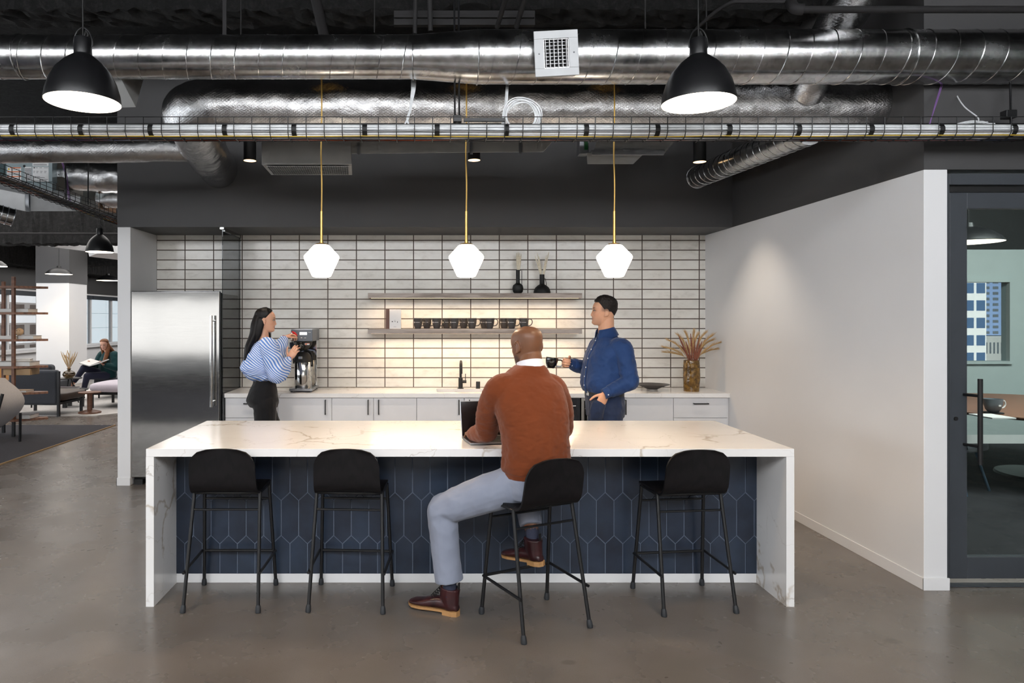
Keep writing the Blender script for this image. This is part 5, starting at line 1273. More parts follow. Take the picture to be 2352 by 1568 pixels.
# head: side profile (z, front, back, half width); nose, lips, brow, sockets added as relief
HP = np.array([(0,.066,-.012,.026),(.006,.078,-.022,.036),(.015,.084,-.034,.044),(.03,.085,-.05,.053),(.05,.084,-.066,.060),(.075,.084,-.082,.066),(.10,.086,-.093,.070),(.118,.085,-.098,.0725),
    (.135,.089,-.102,.0745),(.16,.087,-.105,.0765),(.185,.075,-.099,.075),(.205,.054,-.083,.066),(.22,.030,-.058,.048),(.228,.010,-.030,.027),(.231,-.004,-.014,.010)])
def head_rings(s=1., n=56, m=64, off=None, nose=1., wide=1., q=1):
    Z = np.concatenate([np.linspace(0,.03,10*q)[:-1], np.linspace(.03,.15,36*q)[:-1], np.linspace(.15,.231,22*q)]); n *= q
    F_, B_, W_ = [np.interp(Z, HP[:,0], HP[:,i]) for i in (1,2,3)]
    # smooth the piecewise profile
    for _ in range(3*q*q):
        for A in (F_, B_, W_): A[1:-1] = (A[:-2]+2*A[1:-1]+A[2:])/4
    out = []
    for z, f, b, w in zip(Z, F_, B_, W_):
        w *= wide; ring = []; yc = .5*(f+b)*.6
        for k in range(n):
            a = 2*PI*k/n; c, s_ = math.cos(a), math.sin(a)
            ex = 2/2.25; x = w*math.copysign(abs(c)**ex, c)
            y = yc + (f-yc if s_ >= 0 else yc-b)*math.copysign(abs(s_)**ex, s_)
            if s_ > 0:
                narrow = 1-.10*max(0, (.09-z)/.09)*s_
                x *= narrow
                g = lambda u, sg: math.exp(-(u/sg)**2)
                nz = np.interp(z, [.062,.068,.074,.082,.10,.12,.132], [0,.004,.017,.0215,.013,.005,0])*nose
                y += nz*g(x, .0095+.006*g(z-.076,.012))
                y += .0075*g(x,.021)*(g(z-.0590,.005)+.95*g(z-.0460,.0055)) - .003*g(x,.024)*g(z-.0525,.003)
                y += .006*g(x,.02)*g(z-.02,.012)
                for e in (-1,1):
                    y -= .0095*g(x-e*.032,.017)*g(z-.117,.011)
                    y += .0035*g(x-e*.031,.02)*g(z-.136,.007)
                    y += .004*g(x-e*.046,.016)*g(z-.094,.014)
            p = (x, y, z)
            if off is not None:
                d = off(x, y, z); q = Vector((x, y-(.5*(f+b)), (z-.13)*.9)); q = q.normalized() if q.length > 1e-6 else Vector((0,0,1))
                p = (x+q.x*d, y+q.y*d, z+q.z*d)
            ring.append(tuple(v*s for v in p))
        out.append(ring)
    return out
def xf(rings, Mx): return [[tuple(Mx @ Vector(p)) for p in r] for r in rings]
def ear(mb, Mx, side, s=1.):
    c = Vector((side*.0745, -.012, .103)); pts = []
    for t in np.linspace(-2.4, 2.6, 18):
        pts.append(Mx @ ((c+Vector((side*(.006+.004*math.sin(t)), -.017*math.cos(t)*1.0-.002, .030*math.sin(t)*(1 if t > 0 else .85))))*s))
    mb.tube(pts, .0048*s, 8)
    mb.sphere((0,0,0), 1, 14, 8, Mx @ Matrix.Scale(s,4) @ Matrix.Translation(c+Vector((side*.003,.0,0))) @ Matrix.Rotation(side*.25,4,'Z') @ Matrix.Diagonal((.006,.016,.028,1)))
    mb.sphere((0,0,0), 1, 10, 6, Mx @ Matrix.Scale(s,4) @ Matrix.Translation(c+Vector((side*.004,.008,-.026))) @ Matrix.Diagonal((.006,.008,.009,1)))
def face_paint(co, Mi, base, col, s=1., brow=(.05,.035,.03), lip=(.45,.18,.15), stub=None):
    p = np.c_[co, np.ones(len(co))] @ np.array(Mi).T; x, y, z = p[:,0]/s, p[:,1]/s, p[:,2]/s
    f = (y > .045) & (abs(x) < .075) & (z > -.01) & (z < .24)
    def mixin(w, c):
        w = np.clip(w, 0, 1)[:,None]; col[:] = col*(1-w)+np.array(c)*w
    g = lambda u, sg: np.exp(-(u/sg)**2)
    ax_ = abs(x)
    mixin(f*.55*g(ax_-.045,.02)*g(z-.085,.02)*.4, (base[0]*1.0, base[1]*.72, base[2]*.68))
    mixin(f*g(x,.023)**2*1.5*g(z-.0525,.0088), lip)
    mixin(f*.9*g(x,.022)*g(z-.0525,.0022), tuple(c*.35 for c in lip))
    mixin(f*1.3*(ax_ > .012)*g(ax_-.031,.017)*g(z-.137-.004*np.sin((ax_-.012)*60),.0042), brow)
    mixin(f*.8*g(ax_-.032,.013)*g(z-.121,.0028), (.02,.015,.012))
    mixin(f*.6*g(ax_-.008,.004)*g(z-.068,.003), tuple(c*.4 for c in base))
    if stub is not None: stub(x, y, z, mixin)
    return col
def eyes(parent, Mx, s=1., look=0., open_=.0052):
    for e in (-1,1):
        c = Vector((e*.0315,.0765,.1185))*s
        A = Mx @ Matrix.Translation(c) @ Matrix.Rotation(e*-.22,4,'Z') @ Matrix.Rotation(e*-.08,4,'Y')
        o = obj('eye', MB().sphere((0,0,0), 1, 18, 12, A @ Matrix.Diagonal((.0135*s,.0078*s,open_*s,1))), mat('eye_white',(196,186,178),.3), parent, smooth=60)
        obj('iris', MB().sphere((0,0,0), 1, 14, 8, A @ Matrix.Translation((look*.004,.0052*s,0)) @ Matrix.Diagonal((.0056*s,.0036*s,open_*.98*s,1))), mat('dark_iris',(24,16,12),.2), o, smooth=60)
        lid = [A @ Vector((x*s, (.0072-.0050*(x/.0135)**2)*s, (open_*1.05*math.sqrt(max(0,1-(x/.0148)**2)))*s)) for x in np.linspace(-.0145,.0145,9)]
        obj('eyelid', MB().tube(lid, .0016*s, 6), mat('lash_line',(40,26,22),.6), o)
def hand(mb, wrist, d, nrm, side, curl, thumb=(.5,.3), s=1., spread=.05):
    """d = wrist to knuckles, nrm = direction the palm faces, side = towards the thumb; curl = 4 x (mcp,pip,dip)"""
    d = Vector(d).normalized(); nrm = Vector(nrm); nrm = (nrm-d*nrm.dot(d)).normalized(); sd = Vector(side); sd = (sd-d*sd.dot(d)-nrm*sd.dot(nrm)).normalized()
    W = Vector(wrist)
    limb(mb, [W-d*.012*s, W+d*.012*s, W+d*.05*s, W+d*.078*s], [(.026*s,.021*s),(.030*s,.020*s),(.040*s,.0165*s),(.041*s,.0135*s)], 16, 4, flat=sd)
    L = [(.044,.027,.021),(.049,.030,.022),(.046,.028,.022),(.036,.022,.019)]; off = [.029,.010,-.010,-.028]; r0 = [.0088,.0090,.0086,.0076]
    tips = []
    for i in range(4):
        p = W+d*(.080-.003*(i==0)-.008*(i==3))*s+sd*off[i]*s
        base = (d+sd*(off[i]*spread*14)).normalized(); a = 0; pts = [p-base*.022*s, p]
        for j in range(3):
            a += curl[i][j]; v = base*math.cos(a)+nrm*math.sin(a); p = p+v*L[i][j]*s; pts.append(p)
        limb(mb, pts, [r0[i]*s*1.05, r0[i]*s*1.05, r0[i]*s, r0[i]*.92*s, r0[i]*.78*s], 10, 4); tips.append(p)
    p = W+d*.022*s+sd*.026*s+nrm*.004*s
    v1 = (d*.62+sd*.75+nrm*thumb[0]).normalized(); q = p+v1*.042*s; v2 = (d*.85+sd*(.45-thumb[1])+nrm*(thumb[0]*.9)).normalized(); r = q+v2*.032*s; v3 = (d*.95+sd*(.2-thumb[1]*1.4)+nrm*thumb[0]).normalized(); e = r+v3*.026*s
    limb(mb, [p-v1*.012*s, p, q, r, e], [.014*s,.0135*s,.0105*s,.0098*s,.0078*s], 10, 4); return tips
def wrinkle(scale, amp, ax=(1,1,1), seed=0.):
    def f(co):
        out = np.empty(len(co))
        for i, p in enumerate(co):
            v = Vector((p[0]*scale*ax[0]+seed, p[1]*scale*ax[1], p[2]*scale*ax[2]))
            out[i] = amp*(1-2.2*abs(mnoise.noise(v)))+amp*.5*mnoise.noise(v*2.3)
        return out
    return f
def cloth_mat(name, rgb, weave=260, bump=.12, rough=.85, var=.07, fold=.0, sheen=.15):
    t = NT(name); v = t.coord('Object'); c = srgb(*rgb); n = t.noise(v, 9, 4)
    t.color(t.ramp(n, [(.3, tuple(x*(1-var) for x in c[:3])+(1,)), (.7, tuple(min(1,x*(1+var)) for x in c[:3])+(1,))]))
    t.setin(t.b, Roughness=rough); t.b.inputs['Sheen Weight'].default_value = sheen; t.b.inputs['Specular IOR Level'].default_value = .25
    nb = t.bump(t.noise(v, weave, 2), bump, .001)
    if fold: t.bump(t.noise(t.coord('Object',(1,1,.6)), 7, 2, .5, .8), fold*1.3, .03, nb)
    return t.m
SK = lambda *c: np.array(srgb(*c)[:3])
skin_light = m_attr('skin_light', .48, sub=.08); skin_dark = m_attr('skin_dark', .42, sub=.05)
def solid_paint(c): return lambda co: np.tile(np.array(c), (len(co),1))
def hair_mat(name, dark, light, stretch=(60,60,6), rough=.4):
    t = NT(name); n = t.noise(t.coord('Object', stretch), 3, 4, .6)
    t.color(t.ramp(n, [(.3, srgb(*dark)), (.7, srgb(*light))])); t.setin(t.b, Roughness=rough); t.b.inputs['Specular IOR Level'].default_value = .25; t.bump(n, .4, .004); return t.m
def person(label, loc, head_M, pieces, skin_mt, paint, voxel=.0045):
    mb = MB(); pieces(mb)
    o = fuse('person', mb, skin_mt, None, voxel, 3, paint)
    tag(o, label, 'person'); return o
def boot(parent, heel, toe_dir, up=(0,0,1), s=1., shaft=.15, pitch=0.):
    """heel = ground point under the heel"""
    f = Vector(toe_dir).normalized(); u = Vector(up).normalized(); sd = f.cross(u).normalized(); u = sd.cross(f)
    H = Vector(heel); Q = lambda x, y, z: tuple(H+f*x*s+sd*y*s+u*z*s)
    up_ = MB(); rings = []
    for x, w, h in ((-.028,.018,.05),(-.02,.028,.062),(.0,.034,.075),(.04,.036,.088),(.09,.037,.088),(.13,.040,.080),(.17,.045,.066),(.205,.046,.058),(.235,.040,.052),(.256,.026,.044),(.264,.010,.036)):
        ring = []
        for k in range(20):
            a = 2*PI*k/20; c, s_ = math.cos(a), math.sin(a)
            ring.append(Q(x, w*math.copysign(abs(c)**.8, c), .022+(h-.022)*(.5+.5*s_) if True else 0))
        rings.append(ring)
    up_.rings(rings)
    limb(up_, [Q(.018,0,.05), Q(.024,0,.10), Q(.020,0,shaft)], [(.046*s,.038*s),(.054*s,.044*s),(.056*s,.050*s)], 20, 4, flat=f, cut=True)
    leather = BOOT
    o = fuse('boot', up_, leather, parent, .004, 3)
    sole = MB(); prof = [(-.036,0),(-.026,-.026),(.0,-.036),(.06,-.032),(.12,-.037),(.19,-.049),(.235,-.042),(.262,-.018),(.272,0)]
    poly = prof + [(x,-y) for x, y in prof[-2:0:-1]]
    sole.add([Q(x,y,.014) for x,y in poly]+[Q(x,y,.026) for x,y in poly], [tuple(range(len(poly)))[::-1], tuple(range(len(poly),2*len(poly)))]+[(i,(i+1)%len(poly),len(poly)+(i+1)%len(poly),len(poly)+i) for i in range(len(poly))])
    obj('sole', sole, SOLE, o, smooth=None)
    hp = [(x,y) for x, y in poly if x < .061]; hp = [(-.036,0),(-.026,-.026),(0,-.035),(.055,-.033),(.055,.033),(0,.035),(-.026,.026)]
    obj('heel', MB().add([Q(x,y,0) for x,y in hp]+[Q(x,y,.016) for x,y in hp], [tuple(range(7))[::-1], tuple(range(7,14))]+[(i,(i+1)%7,7+(i+1)%7,7+i) for i in range(7)]), SOLE, o, smooth=None)
    lc = MB()
    for i in range(6):
        t = i/5; x = .125-.058*t; z = .083+.062*t
        lc.tube([Q(x-.012,-.026,z-.008), Q(x+.004,-.012,z+.004), Q(x+.004,.012,z+.004), Q(x-.012,.026,z-.008)], .0025*s, 6)
    obj('lace', lc, M['black'], o)
    obj('pull_tab', MB().add([Q(-.030,-.008,shaft-.01),Q(-.030,.008,shaft-.01),Q(-.034,.008,shaft+.03),Q(-.034,-.008,shaft+.03),Q(-.024,-.008,shaft-.01),Q(-.024,.008,shaft-.01),Q(-.029,.008,shaft+.03),Q(-.029,-.008,shaft+.03)], [(0,1,2,3),(7,6,5,4),(0,4,5,1),(1,5,6,2),(2,6,7,3),(3,7,4,0)]), M['black'], o, smooth=None)
    return o
def m_boot():
    t = NT('oxblood_leather'); n = t.noise(t.coord('Object'), 14, 4)
    t.color(t.ramp(n, [(.3, srgb(34,14,16)), (.7, srgb(66,32,34))])); t.setin(t.b, Roughness=.28); t.bump(n, .15, .004); return t.m
BOOT = m_boot(); SOLE = mat('tan_welt', (176,132,84), .55, var=.12, vscale=50, stretch=(1,1,6))

# ================================================================== seated man in the rust sweater
YB = math.radians(21)
fv = Vector((-math.sin(YB), math.cos(YB), 0)); rv = Vector((math.cos(YB), math.sin(YB), 0))
PEL = Vector((.60,3.80,.70))
def B(x, y, z): return PEL + rv*x + fv*y + Vector((0,0,z-.70))
shL, shR = B(-.170,.105,1.262), B(.178,.105,1.255)
elL, elR = Vector((.350,3.995,1.01)), Vector((.80,4.06,1.02))
wrL, wrR = Vector((.285,4.16,.962)), Vector((.56,4.20,.957))
headM = Matrix.Translation(B(.048,.155,1.390)) @ Matrix.Rotation(YB+math.radians(14),4,'Z') @ Matrix.Rotation(math.radians(-9),4,'X')
hipL, hipR = B(-.10,.03,.745), B(.10,.03,.745)
knL = Vector((.085,3.88,.585)); anL = Vector((.125,3.855,.11))
knR = Vector((.60,4.20,.665)); anR = Vector((.625,3.99,.335))
HS = 1.02
def man1(mb):
    mb.rings(xf(head_rings(HS, wide=1.05), headM)); ear(mb, headM, -1, HS*1.07); ear(mb, headM @ Matrix.Translation((.007,0,0)), 1, HS*1.08)
    limb(mb, [B(.022,.10,1.34), headM @ Vector((0,-.030,.055))], [.068,.062], 20)
    stack(mb, [(B(0,0,.70),.16,.12),(B(0,.01,.85),.15,.11),(B(0,.05,1.05),.165,.11),(B(0,.10,1.25),.17,.10),(B(0,.12,1.33),.12,.075)], yaw=YB)
    for a, b, c in ((shL,elL,wrL),(shR,elR,wrR)):
        limb(mb, [a, b], [.05,.04]); limb(mb, [b, c], [.04,.028])
    for a, b, c in ((hipL,knL,anL),(hipR,knR,anR)):
        limb(mb, [a, b], [.075,.055]); limb(mb, [b, c], [.055,.036])
    C = [(.35,.5,.35),(.4,.5,.4),(.45,.55,.4),(.5,.6,.4)]
    hand(mb, wrL, Vector((-.02,.10,-.005)), (0,0,-1), rv, C, (.35,.0)); hand(mb, wrR, Vector((-.06,.09,-.005)), (0,0,-1), -rv, C, (.35,.0))
HMi = headM.inverted()
def paint1(co):
    c = np.tile(SK(122,82,58), (len(co),1))
    p = np.c_[co, np.ones(len(co))] @ np.array(HMi).T; x, y, z = p[:,0]/HS, p[:,1]/HS, p[:,2]/HS
    beard = np.clip((z > -.02)*(y > -.005)*(np.clip((.078-z+.25*np.clip(y-.02,0,.1)*0)/.02,0,1)), 0, 1)*(abs(z-.03) < .07)
    jaw = np.clip(beard*np.clip((y+.005)/.02,0,1), 0, 1)*.75
    c = c*(1-jaw[:,None])+SK(44,30,26)*jaw[:,None]
    scalp = np.clip((z-.12)/.03,0,1)*np.clip((.07-y)/.03,0,1)*.22
    c = c*(1-scalp[:,None])+SK(96,66,50)*scalp[:,None]
    return face_paint(co, HMi, SK(122,82,58), c, HS, lip=(.22,.09,.08))
man = person('bald man in a rust sweater and grey trousers seated at the island, back turned, typing', None, headM, man1, skin_dark, paint1)
eyes(man, headM, HS)
sw = MB()
stack(sw, [(B(.0,-.005,.825),.186,.140),(B(.0,-.01,.87),.190,.148),(B(0,-.01,.94),.184,.146),(B(0,.0,1.03),.190,.142),(B(0,.03,1.14),.210,.138),(B(0,.06,1.22),.215,.132),(B(0.005,.085,1.29),.195,.116),(B(.014,.108,1.35),.135,.092),(B(.034,.114,1.402),.080,.074)], yaw=YB, e=2.5)
limb(sw, [B(-.11,.10,1.285), shL, (shL+elL)/2+Vector((-.02,0,0)), elL], [.080,.082,.072,.064], 18); limb(sw, [elL, (elL*.5+wrL*.5), wrL], [.064,.056,.042], 18)
limb(sw, [B(.12,.10,1.28), shR, (shR+elR)/2+Vector((.02,0,0)), elR], [.080,.082,.072,.064], 18); limb(sw, [elR, (elR*.5+wrR*.5), wrR], [.064,.056,.042], 18)
wr1 = wrinkle(9,.0045,(1,1,1.5),3.); wr2 = wrinkle(20,.0025,(1,1,2),8.)
rust = cloth_mat('rust_knit', (112,54,24), 300, .25, .9, .05, fold=.25)
fuse('sweater', sw, rust, man, .006, 6, disp=lambda co: (wr1(co)+wr2(co))*np.clip(1.15-(co[:,2]-.8)*1.5,.25,1))
hem = MB(); stack(hem, [(B(0,-.005,.795),.182,.140),(B(0,-.006,.82),.186,.144),(B(0,-.008,.845),.184,.144)], yaw=YB, e=2.5)
fuse('hem_band', hem, rust, man, .006, 2)
# white collar
def band(mb, Mx, a, b, z0, z1, t=.006, tilt=0., n=40, drop=0., gap=0.):
    R = []
    for z, rr in ((z0,0),(z1,0),(z1,-t),(z0,-t)):
        R.append([tuple(Mx @ Vector(((a+rr)*math.cos(q), (b+rr)*math.sin(q), z+tilt*math.sin(q)))) for q in [2*PI*k/n for k in range(n)]])
    R.append(R[0]); return mb.rings(R, cap=False)
CM = Matrix.Translation(B(.037,.116,1.402)) @ Matrix.Rotation(YB,4,'Z') @ Matrix.Rotation(math.radians(-18),4,'X')
obj('shirt_collar', band(MB(), CM, .078,.074,-.026,.019), mat('white_cotton',(236,236,240),.8), man, smooth=60)
tr = MB()
stack(tr, [(B(0,-.01,.685),.165,.13),(B(0,-.01,.73),.182,.140),(B(0,-.008,.79),.178,.134),(B(0,-.005,.83),.168,.125)], yaw=YB, e=2.6)
limb(tr, [hipL, hipL*.55+knL*.45+Vector((0,-.02,.012)), knL], [.112,.104,.084], 20); limb(tr, [knL, knL*.45+anL*.55, anL+Vector((0,0,.078))], [.084,.080,.080], 20, cut=True)
limb(tr, [hipR, hipR*.5+knR*.5, knR], [.108,.098,.082], 20); limb(tr, [knR, knR*.5+anR*.5, anR+(knR-anR)*.32], [.080,.072,.066], 20, cut=True)
w3 = wrinkle(12,.005,(1,1,1),5.)
def tdisp(co):
    d = w3(co); k = np.exp(-np.sum((co-np.array(knL))**2,1)/.02)+np.exp(-np.sum((co-np.array(hipL))**2,1)/.03); return d*(.35+.9*k)
fuse('trousers', tr, cloth_mat('grey_blue_chino', (136,142,158), 340, .15, .85, .05, fold=.35), man, .006, 4, disp=tdisp)
sock = mat('patterned_navy_sock', (44,48,66), .9)
obj('sock', MB().tube([anL+Vector((0,0,.10)), anL+Vector((0,0,.0))], .041, 20), sock, man)
obj('sock', MB().tube([anR+(knR-anR)*.36, anR-(knR-anR)*.05], .041, 20), sock, man)
obj('back_pocket', MB().box(0,.001,0,.001,0,.001), M['black'], man) if False else None
BL_dir = Vector((-.90,.42,0))
boot(man, (.150,3.85,.0), BL_dir, s=1.05, shaft=.145)
boot(man, (.647,3.966,.236), Vector((-.62,.72,-.10)), up=(-.10,.08,1), s=1.05, shaft=.145)

# ================================================================== standing man in the blue shirt
TH = math.radians(103); O2 = Vector((1.475,5.65,0))
R2_ = Matrix.Translation(O2) @ Matrix.Rotation(TH,4,'Z')
W2 = lambda x, y, z: R2_ @ Vector((x,y,z))
head2 = R2_ @ Matrix.Translation((.0,.025,1.612)) @ Matrix.Rotation(math.radians(-19),4,'Z') @ Matrix.Rotation(math.radians(3),4,'X')
a2 = dict(shL=W2(-.188,-.05,1.430), elL=W2(-.232,-.098,1.165), wrL=W2(-.205,.105,1.075), shR=W2(.188,-.03,1.43), elR=W2(.265,.03,1.235), wrR=W2(.175,.235,1.290))
h2s = 1.0
def man2(mb):
    mb.rings(xf(head_rings(h2s, wide=1.05, nose=.9), head2)); ear(mb, head2, -1); ear(mb, head2, 1)
    limb(mb, [W2(0,-.005,1.52), head2 @ Vector((0,-.028,.05))], [.066,.062], 20)
    stack(mb, [(W2(0,0,.92),.15,.11),(W2(0,.01,1.1),.15,.11),(W2(0,0,1.3),.15,.10),(W2(0,-.01,1.46),.15,.08)], yaw=TH)
    for a, b, c in ((a2['shL'],a2['elL'],a2['wrL']),(a2['shR'],a2['elR'],a2['wrR'])):
        limb(mb, [a,b], [.045,.038]); limb(mb, [b,c], [.038,.028])
    for s in (-1,1): limb(mb, [W2(s*.09,0,.92), W2(s*.10,.01,.5), W2(s*.11,0,.06)], [.075,.052,.036]); limb(mb, [W2(s*.11,-.03,.04), W2(s*.12,.15,.03)], [.03,.026])
    hand(mb, a2['wrL'], W2(.30,.30,-.9)-O2, W2(1,-.15,0)-O2, W2(0,1,.2)-O2, [(.15,.25,.2)]*4, (.15,-.1))
    G = [(1.0,1.35,.7),(1.05,1.4,.7),(1.1,1.4,.7),(1.15,1.4,.7)]
    hand(mb, a2['wrR'], W2(.15,.30,1.30)-a2['wrR'], W2(-1,.1,0)-O2, Vector((0,0,1)), G, (.75,.25))
H2i = head2.inverted()
def paint2(co):
    c = np.tile(SK(214,160,128), (len(co),1))
    def stub(x, y, z, mixin):
        side = np.clip((z-.105)/.02,0,1)*np.clip((.035-y)/.02,0,1)*.62*(z < .2); mixin(side*(abs(x) > .03), (.06,.045,.04))
        mixin(.22*np.exp(-((z-.03)/.03)**2)*(y > .02)*(z > -.005), (.2,.13,.1))
    return face_paint(co, H2i, SK(214,160,128), c, h2s, brow=(.03,.022,.02), lip=(.42,.2,.17), stub=stub)
m2 = person('man in a blue shirt and jeans standing with a black mug', None, head2, man2, skin_light, paint2, .004)
eyes(m2, head2)
def hmask2(x, y, z):
    line = .186 if y > .05 else .186-1.3*(.05-y)
    line = max(line, .112 if y > -.055 else .112-1.1*(-.055-y)); line = max(line, .05)
    d = z-line; k = max(0, min(1, d/.006)); up = max(0, min(1, d/.07)); crown = max(0, min(1, (z-.165)/.05))
    n_ = mnoise.noise(Vector((x*110,y*110,z*70)))
    return -.007+k*(.0085+.007*up+.016*crown*(1+.25*max(0,y)/.08)+.0035*n_*up)
obj('hair', MB().rings(xf(head_rings(h2s, off=hmask2, wide=1.05, nose=0, q=3), head2)), hair_mat('short_black_hair', (14,12,11), (40,34,30), (40,40,40), .6), m2, smooth=60)
sh = MB()
stack(sh, [(W2(0,.015,1.072),.184,.148),(W2(0,.02,1.115),.196,.162),(W2(0,.022,1.17),.198,.162),(W2(0,.015,1.27),.196,.152),(W2(0,.005,1.36),.203,.140),(W2(0,-.005,1.42),.198,.122),(W2(0,-.012,1.475),.150,.098),(W2(0,-.012,1.525),.082,.076),(W2(0,-.010,1.545),.070,.069)], yaw=TH, e=2.4)
limb(sh, [W2(-.11,-.02,1.425), a2['shL'], a2['shL']*.5+a2['elL']*.5+Vector((0,-.006,0)), a2['elL']], [.075,.078,.070,.062], 18); limb(sh, [a2['elL'], a2['elL']*.5+a2['wrL']*.5, a2['wrL']*.85+a2['elL']*.15], [.062,.056,.045], 18, cut=True)
limb(sh, [W2(.11,-.02,1.425), a2['shR'], a2['shR']*.5+a2['elR']*.5, a2['elR']], [.075,.078,.068,.060], 18); limb(sh, [a2['elR'], a2['elR']*.5+a2['wrR']*.5, a2['wrR']-(a2['wrR']-a2['elR'])*.15], [.062,.054,.044], 18, cut=True)
w5 = wrinkle(8,.006,(1,1,1.1),11.); w6 = wrinkle(17,.003,(1,1,1.4),2.)
blue = cloth_mat('royal_blue_cotton', (25,54,100), 380, .1, .75, .06, fold=.5)
shirt = fuse('shirt', sh, blue, m2, .006, 5, disp=lambda co: (w5(co)+w6(co))*np.clip(1.3-(co[:,2]-1.05)*1.6,.3,1))
CM2 = Matrix.Translation(W2(0,-.006,1.548)) @ Matrix.Rotation(TH,4,'Z') @ Matrix.Rotation(math.radians(-13),4,'X') @ Matrix.Scale(1.08,4)
cl = MB()     # collar: stand plus two folded leaves, open at the front
n = 36; R = []
for q in np.linspace(math.radians(108), math.radians(432), n):
    open_ = abs(math.sin((q-PI/2)/2)); c_, s_ = math.cos(q), math.sin(q)
    R.append((q, c_, s_))
top = [CM2 @ Vector((.068*c, .066*s, .040)) for q, c, s in R]; mid = [CM2 @ Vector((.078*c, .076*s, .022)) for q, c, s in R]
low = []
for i, (q, c, s) in enumerate(R):
    k = abs(i-(n-1)/2)/((n-1)/2); low.append(CM2 @ Vector(((.094+.012*k)*c*(1-.16*k**4), (.090+.026*k**3)*s+.0, -.028-.050*k**4)))
ins = [CM2 @ Vector((.064*c, .062*s, .0)) for q, c, s in R]
vv = low+mid+top+ins; ff = []
for r_ in range(3):
    for i in range(n-1): ff.append((r_*n+i, r_*n+i+1, (r_+1)*n+i+1, (r_+1)*n+i))
co_ = obj('collar', MB().add(vv, ff), blue, m2, smooth=70); sm = co_.modifiers.new('t','SOLIDIFY'); sm.thickness = .004
def surf_front(z):   # front of the shirt at height z, torso centre line
    zs = [1.045,1.10,1.17,1.27,1.36,1.42,1.475,1.525]; ys_ = [.16,.182,.184,.167,.145,.117,.086,.064]
    return float(np.interp(z, zs, ys_))
for z in (1.488,1.415,1.342,1.269,1.196,1.123):
    p = W2(.0,surf_front(z)+.006,z); o = obj('button', MB().sphere(tuple(p), .0062, 10, 6), M['white_metal'], shirt)
pl = MB(); zs = np.linspace(1.06,1.51,22); vv = []
for z in zs:
    for x in (-.018,.018): vv.append(W2(x, surf_front(z)+.0035, z))
obj('placket', MB().add(vv, [(2*i,2*i+1,2*i+3,2*i+2) for i in range(21)]), blue, shirt, smooth=60).modifiers.new('t','SOLIDIFY').thickness = .004
for k_, (a, b) in {'L':('elL','wrL'),'R':('elR','wrR')}.items():
    d = (a2[b]-a2[a]).normalized(); c0 = a2[b]
    o = obj('cuff', MB().tube([c0-d*.045, c0+d*.018], [.047,.043] if k_ == 'L' else [.045,.041], 22), blue, shirt, smooth=40)
    obj('cuff_button', MB().sphere(tuple(c0-d*.012+Vector((.0,-.042,-.012))), .006, 10, 6), M['white_metal'], o)
jn = MB(); stack(jn, [(W2(0,.0,.86),.172,.135),(W2(0,.0,.92),.180,.14),(W2(0,.008,1.0),.178,.14),(W2(0,.012,1.075),.172,.138)], yaw=TH, e=2.4)
for s in (-1,1): limb(jn, [W2(s*.09,0,.90), W2(s*.10,.015,.5), W2(s*.115,-.005,.06)], [.104,.080,.068], 18, cut=True)
limb(jn, [W2(-.168,.140,.992), W2(-.156,.156,.93), W2(-.14,.150,.86)], [(.058,.024),(.060,.027),(.05,.025)], 16, 5, flat=tuple(W2(0,1,0)-O2))
w7 = wrinkle(11,.005,(1,1,1),21.)
jeans = fuse('jeans', jn, cloth_mat('dark_denim', (32,44,70), 300, .25, .85, .22, fold=.4), m2, .006, 4, disp=w7)
bl = MB(); Rr = []
for z, k in ((1.036,0),(1.072,0),(1.072,.006),(1.036,.006)):
    f = lambda v: math.copysign(abs(v)**(2/2.4), v)
    Rr.append([tuple(W2((.178-k)*f(math.cos(q)), .010+(.144-k)*f(math.sin(q)), z)) for q in [2*PI*i/40 for i in range(40)]])
bel = obj('belt', bl.rings(Rr+[Rr[0]], cap=False), mat('black_belt_leather',(20,18,18),.4), m2)
bkM = R2_ @ Matrix.Translation((0,.156,1.054))
obj('buckle', MB().box(-.022,.022,-.004,.004,-.018,.018,bkM), M['chrome'], bel, bevel=.002)
for s in (-1,1):
    d_ = W2(s*.15,1,0)-W2(0,0,0)
    boot(m2, tuple(W2(s*.115,-.03,0)), (d_.x,d_.y,0), s=1.02, shaft=.12)

def cup(label, c, tilt, handle_dir, r=.053, h=.088):
    t = thing('mug', label, 'mug', tuple(c))
    Mx = Matrix.Translation(c) @ Matrix.Rotation(tilt,4,'Y')
    L = lambda prof: MB().lathe(prof, 32, M=Mx)
    obj('cup', L([(0,-h/2),(r*.5,-h/2),(r*.62,-h/2+.006),(r*.9,-.008),(r,h*.30),(r*.99,h/2),(r*.94,h/2),(r*.94,h*.25),(r*.8,-.01),(0,-h/2+.008)]), M['black_gloss'], t, smooth=60)
    hd = Vector(handle_dir).normalized(); P = [hd*r*.92+Vector((0,0,.030)), hd*(r+.026)+Vector((0,0,.032)), hd*(r+.040)+Vector((0,0,.008)), hd*(r+.028)+Vector((0,0,-.018)), hd*r*.82+Vector((0,0,-.022))]
    obj('handle', MB().tube(smooth_path([Mx @ p for p in P], 5), .0055, 8), M['black_gloss'], t)
    return t
hk = W2(.15,.30,1.30)
cup('glossy black mug held by the man in the blue shirt', hk+Vector((-.105,.005,-.002)), math.radians(8), (1,-.12,0))

